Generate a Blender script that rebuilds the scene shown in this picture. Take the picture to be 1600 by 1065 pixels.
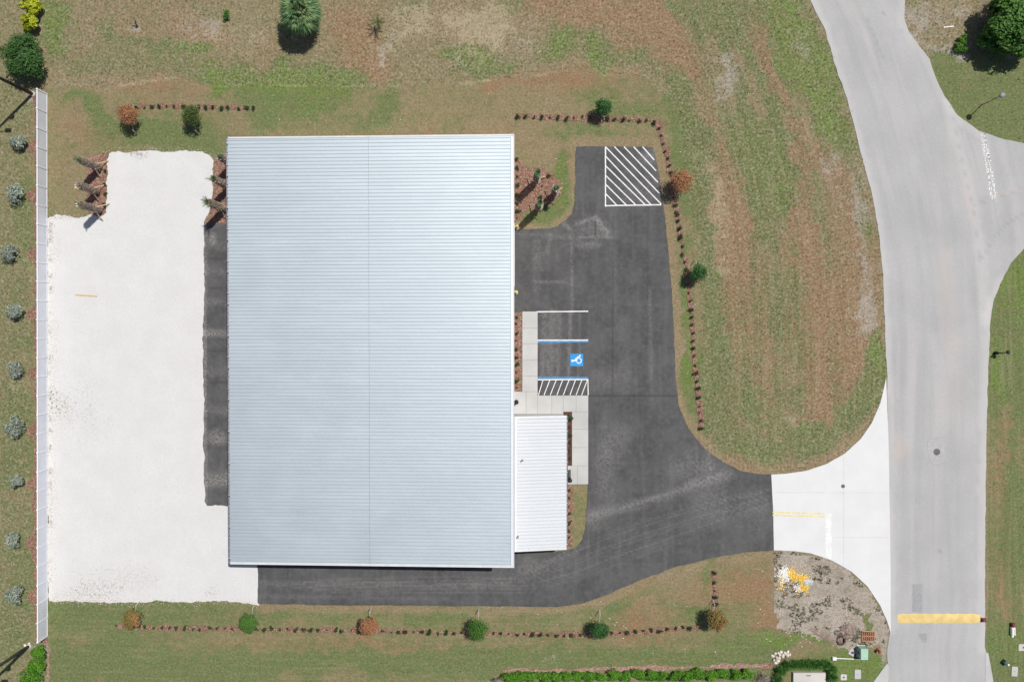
import bpy, bmesh, math, random
import numpy as np
from mathutils import Vector, Matrix
from mathutils.geometry import delaunay_2d_cdt

for o in list(bpy.data.objects): bpy.data.objects.remove(o)
scene = bpy.context.scene
COL = scene.collection

# ------------------------------------------------------------------ camera
H = 78.0; FPX = 1244.4; TILT = math.radians(1.01)
cd = bpy.data.cameras.new('camera'); cam = bpy.data.objects.new('camera', cd); COL.objects.link(cam)
cd.lens = 28; cd.sensor_width = 36; cd.clip_start = 0.5; cd.clip_end = 6000
cam.location = (0, 0, H); cam.rotation_euler = (-TILT, 0, 0)
scene.camera = cam

# ------------------------------------------------------------------ light
SUN = Vector((.37, .36, 1)).normalized()
w = bpy.data.worlds.new('World'); scene.world = w; w.use_nodes = True
nt = w.node_tree; nt.nodes.clear()
sky = nt.nodes.new('ShaderNodeTexSky'); sky.sky_type = 'NISHITA'; sky.sun_disc = False
sky.sun_elevation = math.asin(SUN.z); sky.sun_rotation = math.atan2(SUN.x, SUN.y)
sky.air_density = 1.0; sky.dust_density = 1.2; sky.ozone_density = 1.0
bg = nt.nodes.new('ShaderNodeBackground'); bg.inputs[1].default_value = 0.07
wo = nt.nodes.new('ShaderNodeOutputWorld')
nt.links.new(sky.outputs[0], bg.inputs[0]); nt.links.new(bg.outputs[0], wo.inputs[0])
sd = bpy.data.lights.new('sun', 'SUN'); sd.energy = 4.55; sd.angle = math.radians(.53); sd.color = (1, .965, .915)
so = bpy.data.objects.new('sun', sd); COL.objects.link(so)
so.rotation_euler = SUN.to_track_quat('Z', 'Y').to_euler()
so.location = (40, 40, 90)
vs = scene.view_settings; vs.view_transform = 'Standard'; vs.look = 'None'; vs.gamma = 1; vs.exposure = 0.0
vs.use_curve_mapping = False

# ------------------------------------------------------------------ helpers
def G(px, py, z=0.0):
    """ground (or height z) point seen at photograph pixel px,py"""
    dx, dy, dz = (px-800)/FPX, -(py-532.5)/FPX, -1.0
    c, s = math.cos(TILT), math.sin(TILT)
    y2 = c*dy + s*dz; z2 = -s*dy + c*dz
    t = (z-H)/z2
    return Vector((dx*t, y2*t, z))
def GX(px, py=520, z=0): return G(px, py, z).x
def GY(py, px=800, z=0): return G(px, py, z).y

rng = np.random.default_rng(7)
random.seed(7)

def tag(o, label=None, cat=None, group=None, kind=None):
    if label: o['label'] = label
    if cat: o['category'] = cat
    if group: o['group'] = group
    if kind: o['kind'] = kind
    return o
def link(o, parent=None):
    COL.objects.link(o)
    if parent is not None: o.parent = parent
    return o
def empty(name, loc=(0,0,0), rz=0):
    o = bpy.data.objects.new(name, None); o.location = loc; o.rotation_euler = (0,0,rz)
    o.empty_display_size = .3
    return link(o)

class MB:
    def __init__(s): s.v = []; s.f = []
    def add(s, vs, fs):
        n = len(s.v); s.v += [tuple(p) for p in vs]; s.f += [tuple(i+n for i in f) for f in fs]; return s
    def box(s, x0, x1, y0, y1, z0, z1, b=0):
        if b:
            q = min(b, (x1-x0)/3, (y1-y0)/3, (z1-z0)/3)
            vs = []
            for z, k in ((z0, 0), (z1-q, 0), (z1, q)):
                vs += [(x0+k,y0+k,z),(x1-k,y0+k,z),(x1-k,y1-k,z),(x0+k,y1-k,z)]
            fs = [(3,2,1,0),(8,9,10,11)]
            for l in (0, 4):
                for i in range(4): fs.append((l+i, l+(i+1)%4, l+4+(i+1)%4, l+4+i))
            return s.add(vs, fs)
        vs = [(x0,y0,z0),(x1,y0,z0),(x1,y1,z0),(x0,y1,z0),(x0,y0,z1),(x1,y0,z1),(x1,y1,z1),(x0,y1,z1)]
        return s.add(vs, [(3,2,1,0),(4,5,6,7),(0,1,5,4),(1,2,6,5),(2,3,7,6),(3,0,4,7)])
    def tube(s, pts, rad, n=8, cap=True):
        pts = [Vector(p) for p in pts]
        if not hasattr(rad, '__len__'): rad = [rad]*len(pts)
        vs = []; fs = []
        for i, p in enumerate(pts):
            d = (pts[min(i+1, len(pts)-1)] - pts[max(i-1, 0)]).normalized()
            a = d.orthogonal().normalized() if abs(d.z) < .99 else Vector((1,0,0))
            b = d.cross(a).normalized(); a = b.cross(d)
            for k in range(n):
                t = 2*math.pi*k/n; vs.append(p + (a*math.cos(t) + b*math.sin(t))*rad[i])
        for i in range(len(pts)-1):
            for k in range(n): fs.append((i*n+k, i*n+(k+1)%n, (i+1)*n+(k+1)%n, (i+1)*n+k))
        if cap: fs.append(tuple(range(n-1,-1,-1))); fs.append(tuple(range((len(pts)-1)*n, len(pts)*n)))
        return s.add(vs, fs)
    def bar(s, a, b, w, t):
        a = Vector(a); b = Vector(b); d = (b-a).normalized()
        u = d.cross(Vector((0,0,1)));
        if u.length < 1e-3: u = Vector((1,0,0))
        u.normalize(); n = u.cross(d).normalized()
        vs = []
        for p in (a, b):
            for su, sn in ((-1,-1),(1,-1),(1,1),(-1,1)): vs.append(p + u*su*w/2 + n*sn*t/2)
        return s.add(vs, [(3,2,1,0),(4,5,6,7),(0,1,5,4),(1,2,6,5),(2,3,7,6),(3,0,4,7)])
    def lathe(s, prof, n=16, c=(0,0,0), cap0=True):
        vs = []; fs = []
        for r, z in prof:
            for k in range(n):
                t = 2*math.pi*k/n; vs.append((c[0]+r*math.cos(t), c[1]+r*math.sin(t), c[2]+z))
        for i in range(len(prof)-1):
            for k in range(n): fs.append((i*n+k, i*n+(k+1)%n, (i+1)*n+(k+1)%n, (i+1)*n+k))
        if cap0: fs.append(tuple(range(n-1,-1,-1)))
        fs.append(tuple(range((len(prof)-1)*n, len(prof)*n)))
        return s.add(vs, fs)
    def prism(s, pts, z0, z1):
        n = len(pts)
        vs = [(p[0],p[1],z0) for p in pts] + [(p[0],p[1],z1) for p in pts]
        a = sum(pts[i][0]*pts[(i+1)%n][1]-pts[(i+1)%n][0]*pts[i][1] for i in range(n))
        if a < 0: vs = vs[:n][::-1] + vs[n:][::-1]
        fs = [tuple(range(n-1,-1,-1)), tuple(range(n, 2*n))]
        for i in range(n): fs.append((i, (i+1)%n, n+(i+1)%n, n+i))
        return s.add(vs, fs)
    def mesh(s, name, mat, smooth=False):
        m = bpy.data.meshes.new(name); m.from_pydata(s.v, [], s.f); m.materials.append(M[mat] if isinstance(mat, str) else mat)
        if smooth: m.shade_smooth()
        m.update(); return m
    def build(s, name, mat, parent=None, smooth=False):
        return link(bpy.data.objects.new(name, s.mesh(name, mat, smooth)), parent)

# value noise
def hsh(i, j, seed):
    n = (i.astype(np.int64)*374761393 + j.astype(np.int64)*668265263 + seed*1442695041) & 0xffffffff
    n = ((n ^ (n >> 13))*1274126177) & 0xffffffff
    return ((n ^ (n >> 16)) & 0xffff)/65535.0
def vnoise(x, y, sc, seed=0):
    x = np.asarray(x, float)/sc; y = np.asarray(y, float)/sc
    i = np.floor(x); j = np.floor(y); u = x-i; v = y-j
    u = u*u*(3-2*u); v = v*v*(3-2*v)
    a = hsh(i,j,seed); b = hsh(i+1,j,seed); c = hsh(i,j+1,seed); d = hsh(i+1,j+1,seed)
    return (a*(1-u)+b*u)*(1-v)+(c*(1-u)+d*u)*v
def fbm(x, y, sc, seed=0, o=4):
    r = 0; a = .5; t = 0
    for k in range(o):
        r = r + a*vnoise(x, y, sc/2**k, seed+k*17); t += a; a *= .55
    return r/t
def sstep(a, b, x):
    t = np.clip((x-a)/(b-a), 0, 1); return t*t*(3-2*t)
def blob(X, Y, px, py, rx, ry, ang=0, soft=.75, wob=1.0):
    """soft ellipse; pixel centre and pixel radii, ground plane"""
    c = G(px, py); a = math.radians(ang)
    dx = X-c.x; dy = Y-c.y
    u = (dx*math.cos(a)+dy*math.sin(a))*16/rx; v = (-dx*math.sin(a)+dy*math.cos(a))*16/ry
    d = np.sqrt(u*u+v*v) + wob*((vnoise(X, Y, 2.4, 5)-.5)*.9 + (vnoise(X, Y, .9, 9)-.5)*.7)
    return 1-sstep(1-soft, 1+soft, d)
def stroke(X, Y, pts, wpx, soft=1.0, seed=3):
    P = [G(*p) for p in pts]; best = np.full(X.shape, 1e9)
    for a, b in zip(P[:-1], P[1:]):
        dx, dy = b.x-a.x, b.y-a.y; L = dx*dx+dy*dy+1e-9
        t = np.clip(((X-a.x)*dx+(Y-a.y)*dy)/L, 0, 1)
        best = np.minimum(best, np.hypot(X-a.x-t*dx, Y-a.y-t*dy))
    wd = wpx/16/2
    return 1-sstep(wd*(1-soft*.6), wd*(1+soft), best + (vnoise(X, Y, .6, seed)-.5)*wd*.8)

# ------------------------------------------------------------------ materials
M = {}
class NT:
    def __init__(s, name):
        s.m = bpy.data.materials.new(name); s.m.use_nodes = True; s.t = s.m.node_tree; s.t.nodes.clear()
        s.out = s.t.nodes.new('ShaderNodeOutputMaterial'); s.b = s.t.nodes.new('ShaderNodeBsdfPrincipled')
        s.t.links.new(s.b.outputs[0], s.out.inputs[0]); M[name] = s.m
        s.pos = None
    def n(s, t, **k):
        n = s.t.nodes.new(t)
        for a, b in k.items(): setattr(n, a, b)
        return n
    def set(s, sock, v):
        if hasattr(v, 'bl_idname') or hasattr(v, 'is_output'): s.t.links.new(v, sock)
        elif isinstance(v, (tuple, list)) and len(v) == 3 and sock.type == 'RGBA': sock.default_value = (*v, 1)
        else: sock.default_value = v
    def P(s):
        if s.pos is None: s.pos = s.n('ShaderNodeNewGeometry').outputs['Position']
        return s.pos
    def mapv(s, scale=(1,1,1), rot=0, vec=None):
        n = s.n('ShaderNodeMapping'); s.set(n.inputs[0], vec or s.P()); n.inputs['Scale'].default_value = scale; n.inputs['Rotation'].default_value = (0,0,rot)
        return n.outputs[0]
    def noise(s, scale, detail=4, rough=.55, vec=None, dist=0, col=False):
        n = s.n('ShaderNodeTexNoise'); s.set(n.inputs['Vector'], vec or s.P())
        n.inputs['Scale'].default_value = scale; n.inputs['Detail'].default_value = detail
        n.inputs['Roughness'].default_value = rough; n.inputs['Distortion'].default_value = dist
        return n.outputs['Color' if col else 'Fac']
    def voro(s, scale, feat='F1', out='Distance', vec=None):
        n = s.n('ShaderNodeTexVoronoi', feature=feat); s.set(n.inputs['Vector'], vec or s.P()); n.inputs['Scale'].default_value = scale
        return n.outputs[out]
    def ramp(s, v, a, b, c=0, d=1, smooth=True):
        n = s.n('ShaderNodeMapRange', interpolation_type='SMOOTHSTEP' if smooth else 'LINEAR'); s.set(n.inputs[0], v)
        for i, q in enumerate((a,b,c,d)): n.inputs[i+1].default_value = q
        return n.outputs[0]
    def math(s, op, a, b=0, clamp=False):
        n = s.n('ShaderNodeMath', operation=op, use_clamp=clamp); s.set(n.inputs[0], a); s.set(n.inputs[1], b); return n.outputs[0]
    def mix(s, f, a, b, mode='MIX'):
        n = s.n('ShaderNodeMix', data_type='RGBA', blend_type=mode); s.set(n.inputs[0], f); s.set(n.inputs[6], a); s.set(n.inputs[7], b); return n.outputs[2]
    def attr(s, name, out='Color'):
        n = s.n('ShaderNodeAttribute', attribute_name=name); return n.outputs[out]
    def sep(s, c):
        n = s.n('ShaderNodeSeparateColor'); s.set(n.inputs[0], c); return n.outputs
    def bump(s, h, strength=.3, dist=.02):
        n = s.n('ShaderNodeBump'); n.inputs['Strength'].default_value = strength; n.inputs['Distance'].default_value = dist
        s.set(n.inputs['Height'], h); s.t.links.new(n.outputs[0], s.b.inputs['Normal']); return n
    def fin(s, col, rough=.8, metal=0, spec=.3):
        s.set(s.b.inputs['Base Color'], col); s.set(s.b.inputs['Roughness'], rough); s.set(s.b.inputs['Metallic'], metal)
        s.b.inputs['Specular IOR Level'].default_value = spec; return s.m

def L(r, g, b, k=1.0):
    f = lambda c: ((c/255+.055)/1.055)**2.4 if c > 10 else c/255/12.92
    return (f(r)*k, f(g)*k, f(b)*k)

def simple(name, col, rough=.6, metal=0, var=.18, scale=6, spec=.4, bump=0):
    t = NT(name); a = t.noise(scale, 5); b = t.noise(scale*.13, 3)
    c = t.mix(t.ramp(a, .3, .7), tuple(x*(1-var) for x in col), tuple(min(1, x*(1+var)) for x in col))
    c = t.mix(t.ramp(b, .35, .65, 0, .35), c, tuple(x*(1-var*1.6) for x in col))
    if bump: t.bump(a, bump, .01)
    return t.fin(c, rough, metal, spec)
def leafmat(name, dark, mid, light, rough=.55, trans=.25):
    t = NT(name); v = t.attr('var', 'Fac')
    c = t.mix(t.ramp(v, 0, .5), dark, mid); c = t.mix(t.ramp(v, .5, 1), c, light)
    oi = t.n('ShaderNodeObjectInfo').outputs['Random']
    c = t.mix(t.math('MULTIPLY', oi, .35), c, tuple(x*.6 for x in mid))
    t.fin(c, rough, 0, .3)
    tr = t.n('ShaderNodeBsdfTranslucent'); t.set(tr.inputs[0], c)
    mx = t.n('ShaderNodeMixShader'); mx.inputs[0].default_value = trans
    t.t.links.new(t.b.outputs[0], mx.inputs[1]); t.t.links.new(tr.outputs[0], mx.inputs[2]); t.t.links.new(mx.outputs[0], t.out.inputs[0])

# ---- lawn / field
t = NT('lawn')
g = t.sep(t.attr('gm')); g2 = t.sep(t.attr('gm2'))
n05 = t.noise(.45, 4); n1 = t.noise(1.6, 5, .6); n2 = t.noise(6, 4, .65); n3 = t.noise(22, 3, .7); n4 = t.noise(3.2, 6, .75)
nn = t.math('ADD', t.math('ADD', t.math('MULTIPLY', t.math('SUBTRACT', n1, .5), 1.7), t.math('MULTIPLY', t.math('SUBTRACT', n2, .5), 1.8)), t.math('MULTIPLY', t.math('SUBTRACT', n3, .5), .6))
gr = t.ramp(t.math('ADD', g[0], nn), .0, 1.08)
tan_ = t.mix(t.ramp(n2, .3, .7), (.212,.155,.088), (.300,.235,.145))
tan_ = t.mix(t.ramp(t.math('ADD', g[2], t.math('MULTIPLY', nn, .8)), .12, 1.0), tan_, t.mix(t.ramp(n2, .3, .7), (.215,.115,.060), (.32,.195,.118)))
grn = t.mix(t.ramp(n2, .3, .7), (.085,.126,.040), (.152,.196,.072))
lush = t.mix(t.ramp(n2, .3, .7), (.074,.148,.024), (.145,.232,.044))
grn = t.mix(t.ramp(t.math('ADD', g2[2], t.math('MULTIPLY', nn, .5)), .2, .8), grn, lush)
c = t.mix(gr, tan_, grn)
# rough straw clumps
rv = t.math('MULTIPLY', t.attr('gm', 'Alpha'), t.ramp(t.math('ADD', n4, t.math('MULTIPLY', t.math('SUBTRACT', n3, .5), .3)), .5, .68))
c = t.mix(t.math('MULTIPLY', rv, .7), c, (.42,.35,.235))
dk = t.math('MULTIPLY', t.attr('gm', 'Alpha'), t.ramp(t.noise(4.3, 5, .7), .56, .72))
c = t.mix(t.math('MULTIPLY', dk, .45), c, (.10,.09,.04))
# bare grey sand
bare = t.ramp(t.math('ADD', g[1], t.math('MULTIPLY', nn, .9)), .25, 1.0, 0, .85)
bc = t.mix(t.ramp(t.noise(9, 5, .75), .35, .65), (.27,.225,.185), (.50,.455,.41))
c = t.mix(bare, c, bc)
# dirt lot
dirt = t.ramp(t.math('ADD', g2[1], t.math('MULTIPLY', nn, .25)), .35, .6)
dn = t.noise(8.5, 6, .85)
dc = t.mix(t.ramp(dn, .40, .60), (.27,.225,.19), (.50,.44,.385))
dc = t.mix(t.ramp(t.noise(2.6, 6, .78), .52, .66, 0, .6), dc, (.14,.145,.08))
dc = t.mix(t.ramp(t.noise(.6, 4, .6), .5, .7, 0, .45), dc, (.17,.15,.10))
dc = t.mix(t.ramp(t.noise(.8, 5, .7), .45, .28, 0, .6), dc, (.50,.42,.37))
c = t.mix(dirt, c, dc)
# pale straw
c = t.mix(t.ramp(t.math('ADD', g2[0], t.math('MULTIPLY', nn, .6)), .3, .9, 0, .7), c, (.45,.38,.25))
c = t.mix(t.ramp(n05, .35, .65, 0, .16), c, (.16,.14,.06))
c = t.mix(t.math('MULTIPLY', t.ramp(n3, .25, .75), .22), c, (.11,.095,.055))
ng = t.noise(4.6, 3, .6); ng2 = t.noise(1.1, 3, .6)
rgh = t.attr('gm', 'Alpha')
c = t.mix(t.math('MULTIPLY', t.ramp(ng, .5, .70, 0, .42), t.math('ADD', t.math('MULTIPLY', rgh, .6), .75)), c, (.07,.065,.032))
c = t.mix(t.math('MULTIPLY', t.ramp(ng, .5, .30, 0, .34), t.math('ADD', t.math('MULTIPLY', rgh, .7), .65)), c, (.40,.35,.26))
c = t.mix(t.ramp(ng2, .5, .70, 0, .25), c, (.10,.095,.045))
ng3 = t.noise(2.1, 4, .65)
c = t.mix(t.math('MULTIPLY', t.ramp(ng3, .54, .68, 0, .35), rgh), c, (.40,.345,.25))
c = t.mix(t.math('MULTIPLY', t.ramp(t.noise(1.7, 5, .7), .56, .68, 0, .3), t.math('ADD', t.math('MULTIPLY', rgh, .7), .2)), c, (.085,.12,.04))
c = t.mix(t.math('MULTIPLY', t.ramp(t.noise(.9, 5, .7), .57, .70, 0, .25), t.math('ADD', t.math('MULTIPLY', rgh, .6), .3)), c, (.30,.215,.165))
mw = t.noise(1, 4, .6, vec=t.mapv((2.4, .13, 1), vec=t.attr('mow', 'Vector'))); mw2 = t.noise(1, 3, .6, vec=t.mapv((.75, .06, 1), vec=t.attr('mow', 'Vector')))
mm = t.attr('gm2', 'Alpha')
c = t.mix(t.math('MULTIPLY', mm, t.ramp(mw, .5, .68, 0, .40)), c, (.095,.095,.042))
c = t.mix(t.math('MULTIPLY', mm, t.ramp(mw, .5, .34, 0, .34)), c, (.37,.30,.205))
c = t.mix(t.math('MULTIPLY', mm, t.ramp(mw2, .5, .66, 0, .22)), c, (.20,.125,.07))
c = t.mix(t.math('MULTIPLY', mm, t.ramp(mw2, .48, .34, 0, .22)), c, (.13,.155,.06))
fr = t.ramp(t.attr('gm', 'Alpha'), .3, .8, 0, .06)
c = t.mix(fr, c, (.10,.085,.05))
t.bump(t.math('ADD', n2, t.math('ADD', n3, t.math('MULTIPLY', n4, t.attr('gm', 'Alpha')))), .6, .05)
t.fin(c, .95, 0, .1)

# ---- dark asphalt
t = NT('asphalt'); a = t.sep(t.attr('am'))
n1 = t.noise(.35, 4); n2 = t.noise(2.2, 6, .65); n3 = t.noise(40, 2, .6)
st = t.noise(1, 4, .5, vec=t.mapv((1.5, .12, 1))); st2 = t.noise(1, 4, .5, vec=t.mapv((.14, 1.4, 1)))
c = t.mix(t.ramp(n1, .3, .7), (.062,.061,.062), (.094,.092,.092))
c = t.mix(t.ramp(n2, .4, .75, 0, .6), c, (.125,.122,.12))
c = t.mix(t.ramp(t.noise(.9, 5, .6), .5, .7, 0, .45), c, (.055,.054,.055))
c = t.mix(t.math('MULTIPLY', t.ramp(st, .48, .75), .28), c, (.15,.146,.142))
c = t.mix(t.math('MULTIPLY', t.ramp(st2, .52, .8), .16), c, (.14,.137,.134))
lt = t.math('MULTIPLY', a[0], t.ramp(t.noise(3.5, 5, .7), .28, .68))
c = t.mix(t.math('MULTIPLY', lt, .8), c, (.27,.26,.25))
c = t.mix(t.math('MULTIPLY', a[1], .75), c, (.03,.03,.032))
c = t.mix(t.math('MULTIPLY', a[2], t.ramp(t.noise(7, 4, .7), .45, .6)), c, (.36,.34,.31))
c = t.mix(t.math('MULTIPLY', t.ramp(n3, .3, .75), .22), c, (.03,.03,.03))
t.bump(n3, .25, .006); t.fin(c, .88, 0, .25)

# ---- light worn road
t = NT('road')
cc = t.n('ShaderNodeCombineXYZ'); sx = t.n('ShaderNodeSeparateXYZ'); t.set(sx.inputs[0], t.P())
t.set(cc.inputs[0], t.math('MULTIPLY', t.attr('am', 'Alpha'), 20.0)); t.set(cc.inputs[1], sx.outputs[1])
UV = cc.outputs[0]
st = t.noise(1, 3, .5, vec=t.mapv((.95, .06, 1), vec=UV)); n1 = t.noise(.25, 4); n2 = t.noise(3, 6, .7); n3 = t.noise(30, 3, .7)
c = t.mix(t.ramp(n1, .3, .7), (.36,.355,.350), (.41,.403,.397))
c = t.mix(t.ramp(st, .42, .68, 0, .36), c, (.295,.293,.29))
c = t.mix(t.ramp(t.noise(1, 4, .6, vec=t.mapv((.6, .05, 1), vec=UV)), .5, .7, 0, .55), c, (.455,.425,.41))
c = t.mix(t.ramp(n2, .4, .75, 0, .3), c, (.36,.36,.365))
c = t.mix(t.math('MULTIPLY', t.ramp(n3, .35, .75), .4), c, (.25,.247,.24))
c = t.mix(t.ramp(t.noise(7, 5, .75), .5, .7, 0, .3), c, (.29,.286,.28))
c = t.mix(t.ramp(t.noise(6, 4, .7), .5, .33, 0, .25), c, (.49,.48,.47))
a = t.sep(t.attr('am'))
c = t.mix(t.math('MULTIPLY', a[0], .75), c, (.50,.48,.465)); c = t.mix(t.math('MULTIPLY', a[1], .6), c, (.20,.20,.205)); c = t.mix(t.math('MULTIPLY', a[2], .45), c, (.50,.39,.32))
t.bump(n3, .2, .006); t.fin(c, .9, 0, .2)
simple('road_patch', (.30,.30,.305), .9, var=.12, scale=5)
simple('road_patch_light', (.375,.367,.36), .9, var=.1, scale=5)
simple('joint_dark', (.12,.12,.12), .95)
simple('joint_grey', (.34,.34,.335), .95)
simple('joint_pale', (.50,.495,.48), .95)

# ---- concrete
def concrete(name, lo, hi, warm):
    t = NT(name); n1 = t.noise(.5, 5); n2 = t.noise(5, 6, .7); n3 = t.noise(35, 2)
    c = t.mix(t.ramp(n1, .3, .7), lo, hi); c = t.mix(t.ramp(n2, .5, .8, 0, .35), c, warm)
    oi = t.n('ShaderNodeObjectInfo').outputs['Random']
    c = t.mix(t.math('MULTIPLY', oi, .22), c, tuple(x*.8 for x in lo))
    t.bump(n3, .12, .004); t.fin(c, .85, 0, .25)
concrete('concrete', (.415,.41,.395), (.475,.47,.455), (.37,.36,.34))
concrete('concrete_new', (.60,.60,.595), (.645,.645,.64), (.545,.535,.515))
concrete('concrete_cover', (.47,.445,.405), (.56,.53,.485), (.38,.35,.31))

# ---- gravel
t = NT('gravel'); a = t.sep(t.attr('am'))
n1 = t.noise(.4, 4); n2 = t.noise(5, 5, .75); v = t.voro(22); v2 = t.voro(22, out='Color')
c = t.mix(t.ramp(n1, .3, .7), (.605,.602,.595), (.645,.643,.637))
c = t.mix(t.ramp(n2, .46, .72, 0, .42), c, (.48,.465,.435))
c = t.mix(t.ramp(t.noise(3.3, 4, .7), .52, .7, 0, .25), c, (.74,.735,.72))
c = t.mix(t.math('MULTIPLY', t.ramp(v, .3, .7), .35), c, (.38,.36,.33))
c = t.mix(t.math('MULTIPLY', t.ramp(t.noise(9, 2, .5), .70, .76), .5), c, (.25,.235,.21))
dn = t.ramp(t.noise(6, 6, .8), .5, .64)
c = t.mix(t.math('MULTIPLY', a[0], dn), c, (.36,.24,.16))
c = t.mix(t.math('MULTIPLY', a[1], t.ramp(t.noise(4, 6, .8), .52, .62)), c, (.12,.13,.07))
c = t.mix(t.math('MULTIPLY', a[2], .35), c, (.56,.545,.52))
t.bump(t.math('ADD', v, n2), .5, .03); t.fin(c, .95, 0, .1)

# ---- mulch
def mulch(name, d, m_, l):
    t = NT(name); v = t.voro(11, out='Color', vec=t.mapv((1, 1.9, 1), .6)); vd = t.voro(11, vec=t.mapv((1, 1.9, 1), .6)); n = t.noise(2.5, 5)
    s = t.sep(v)
    c = t.mix(s[0], d, m_); c = t.mix(t.ramp(s[1], .72, .95), c, l); c = t.mix(t.ramp(n, .35, .7, 0, .4), c, d)
    t.bump(t.math('ADD', vd, s[2]), .7, .05); t.fin(c, .95, 0, .1)
mulch('mulch', (.15,.075,.052), (.30,.17,.125), (.48,.345,.27))
mulch('mulch_dark', (.07,.028,.018), (.15,.06,.04), (.22,.12,.08))
mulch('mulch_pale', (.22,.13,.10), (.40,.27,.21), (.55,.45,.38))

# ---- metals, paint
def roofmat(name, base, metal, rough):
    t = NT(name); n = t.noise(1, 5, .6, vec=t.mapv((.35, 5, 1))); n2 = t.noise(.22, 3)
    oi = t.n('ShaderNodeObjectInfo').outputs['Random']
    c = t.mix(t.ramp(n, .35, .7, 0, .8), base, tuple(x*.90 for x in base))
    c = t.mix(t.ramp(t.noise(1, 4, .6, vec=t.mapv((.05, .9, 1))), .45, .7, 0, .6), c, tuple(x*.91 for x in base))
    c = t.mix(t.math('MULTIPLY', oi, .8), c, tuple(x*.93 for x in base))
    c = t.mix(t.ramp(t.noise(2.2, 6, .7), .62, .8, 0, .35), c, tuple(x*.8 for x in base))
    t.bump(t.noise(1, 3, .5, vec=t.mapv((.6, 1.6, 1))), .12, .05)
    t.fin(c, t.ramp(n2, .3, .7, rough-.03, rough+.04), metal, .5)
roofmat('roof_metal', (.555,.615,.648), .74, .60)
roofmat('roof_white', (.565,.59,.61), .12, .70)
roofmat('trim_metal', (.66,.69,.735), .35, .6)
simple('trim_white', (.60,.605,.61), .5, .1, .06, 2)
simple('gutter_metal', (.34,.33,.36), .55, .5, .15, 3)
simple('bracket', (.07,.07,.085), .6, .4)
simple('wall_metal', (.52,.52,.52), .55, .1, .08, 1.5)
simple('door_white', (.68,.68,.68), .5, 0, .06)
simple('vinyl', (.63,.645,.70), .42, 0, .04, 1.2, .45)
simple('vinyl_post', (.74,.745,.77), .4, 0, .04, 2)
simple('paint_white', (.68,.68,.665), .7, 0, .14, 9)
simple('paint_blue', (.065,.235,.48), .75, 0, .22, 6)
simple('sign_blue', (.02,.27,.60), .75, 0, .18, 5)
simple('paint_yellow', (.66,.56,.24), .7, 0, .14, 6)
simple('hump_yellow', (.64,.475,.185), .75, 0, .12, 1.6)
simple('bollard_yellow', (.80,.56,.02), .45, 0, .08)
simple('black_metal', (.018,.018,.02), .5, .3, .3)
simple('pole_steel', (.075,.08,.075), .5, .5, .25, 3)
simple('pole_dark', (.035,.032,.036), .55, .4, .25, 3)
simple('lamp_grey', (.24,.24,.25), .5, .1)
simple('iron', (.13,.125,.12), .65, .6, .3, 14)
simple('green_box', (.33,.50,.40), .5, .0, .1)
simple('green_box_dark', (.05,.13,.10), .5, 0, .2)
simple('red_paint', (.30,.04,.035), .5, 0, .25)
simple('marker_red', (.17,.035,.035), .55, 0, .3)
simple('stake_wood', (.70,.66,.58), .8, 0, .15, 9)
simple('lumber', (.58,.42,.21), .8, 0, .15, 7)
simple('pallet_wood', (.34,.145,.075), .85, 0, .3, 7)
simple('brace_wood', (.50,.37,.25), .85, 0, .25, 7)
simple('bark', (.16,.11,.075), .9, 0, .3, 9, bump=.5)
simple('bark_grey', (.20,.17,.14), .9, 0, .3, 9, bump=.5)
simple('boots', (.60,.51,.42), .9, 0, .35, 12, bump=.4)
simple('boots_dark', (.20,.145,.105), .9, 0, .35, 12, bump=.4)
simple('rock', (.62,.56,.48), .9, 0, .25, 5, bump=.4)
simple('soil', (.26,.20,.165), .95, 0, .25, 6, bump=.6)
simple('soil_dark', (.09,.065,.05), .95, 0, .3, 6)
simple('pipe_white', (.72,.70,.67), .5, 0, .08)
simple('dead_stick', (.16,.13,.12), .9, 0, .2)
leafmat('leaf_green', (.035,.10,.016), (.085,.20,.032), (.17,.33,.055))
leafmat('leaf_dark', (.012,.04,.012), (.028,.08,.02), (.06,.14,.035))
leafmat('leaf_tree', (.02,.08,.022), (.045,.14,.035), (.10,.235,.06))
leafmat('leaf_round', (.024,.075,.018), (.058,.145,.036), (.115,.23,.058))
leafmat('leaf_yellow', (.16,.21,.012), (.42,.47,.02), (.62,.62,.05))
leafmat('leaf_orange', (.27,.115,.055), (.45,.215,.105), (.58,.32,.17), trans=.25)
leafmat('leaf_mixed', (.11,.10,.026), (.23,.19,.05), (.42,.24,.10), trans=.2)
leafmat('leaf_silver', (.13,.165,.13), (.29,.335,.27), (.52,.56,.47), trans=.1)
leafmat('leaf_hedge', (.045,.145,.012), (.10,.27,.018), (.20,.40,.035))
leafmat('leaf_grass', (.03,.10,.02), (.07,.20,.035), (.16,.32,.07))
leafmat('leaf_palm', (.035,.085,.03), (.09,.185,.07), (.24,.33,.14))
leafmat('leaf_olive', (.035,.07,.018), (.075,.125,.03), (.15,.185,.05))
leafmat('leaf_dry', (.16,.13,.10), (.28,.235,.19), (.42,.37,.31), trans=.1)
leafmat('leaf_straw', (.13,.115,.05), (.27,.225,.13), (.42,.36,.23), trans=.1)
t = NT('chips'); v = t.attr('tint'); t.fin(v, .9, 0, .1)
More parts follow.
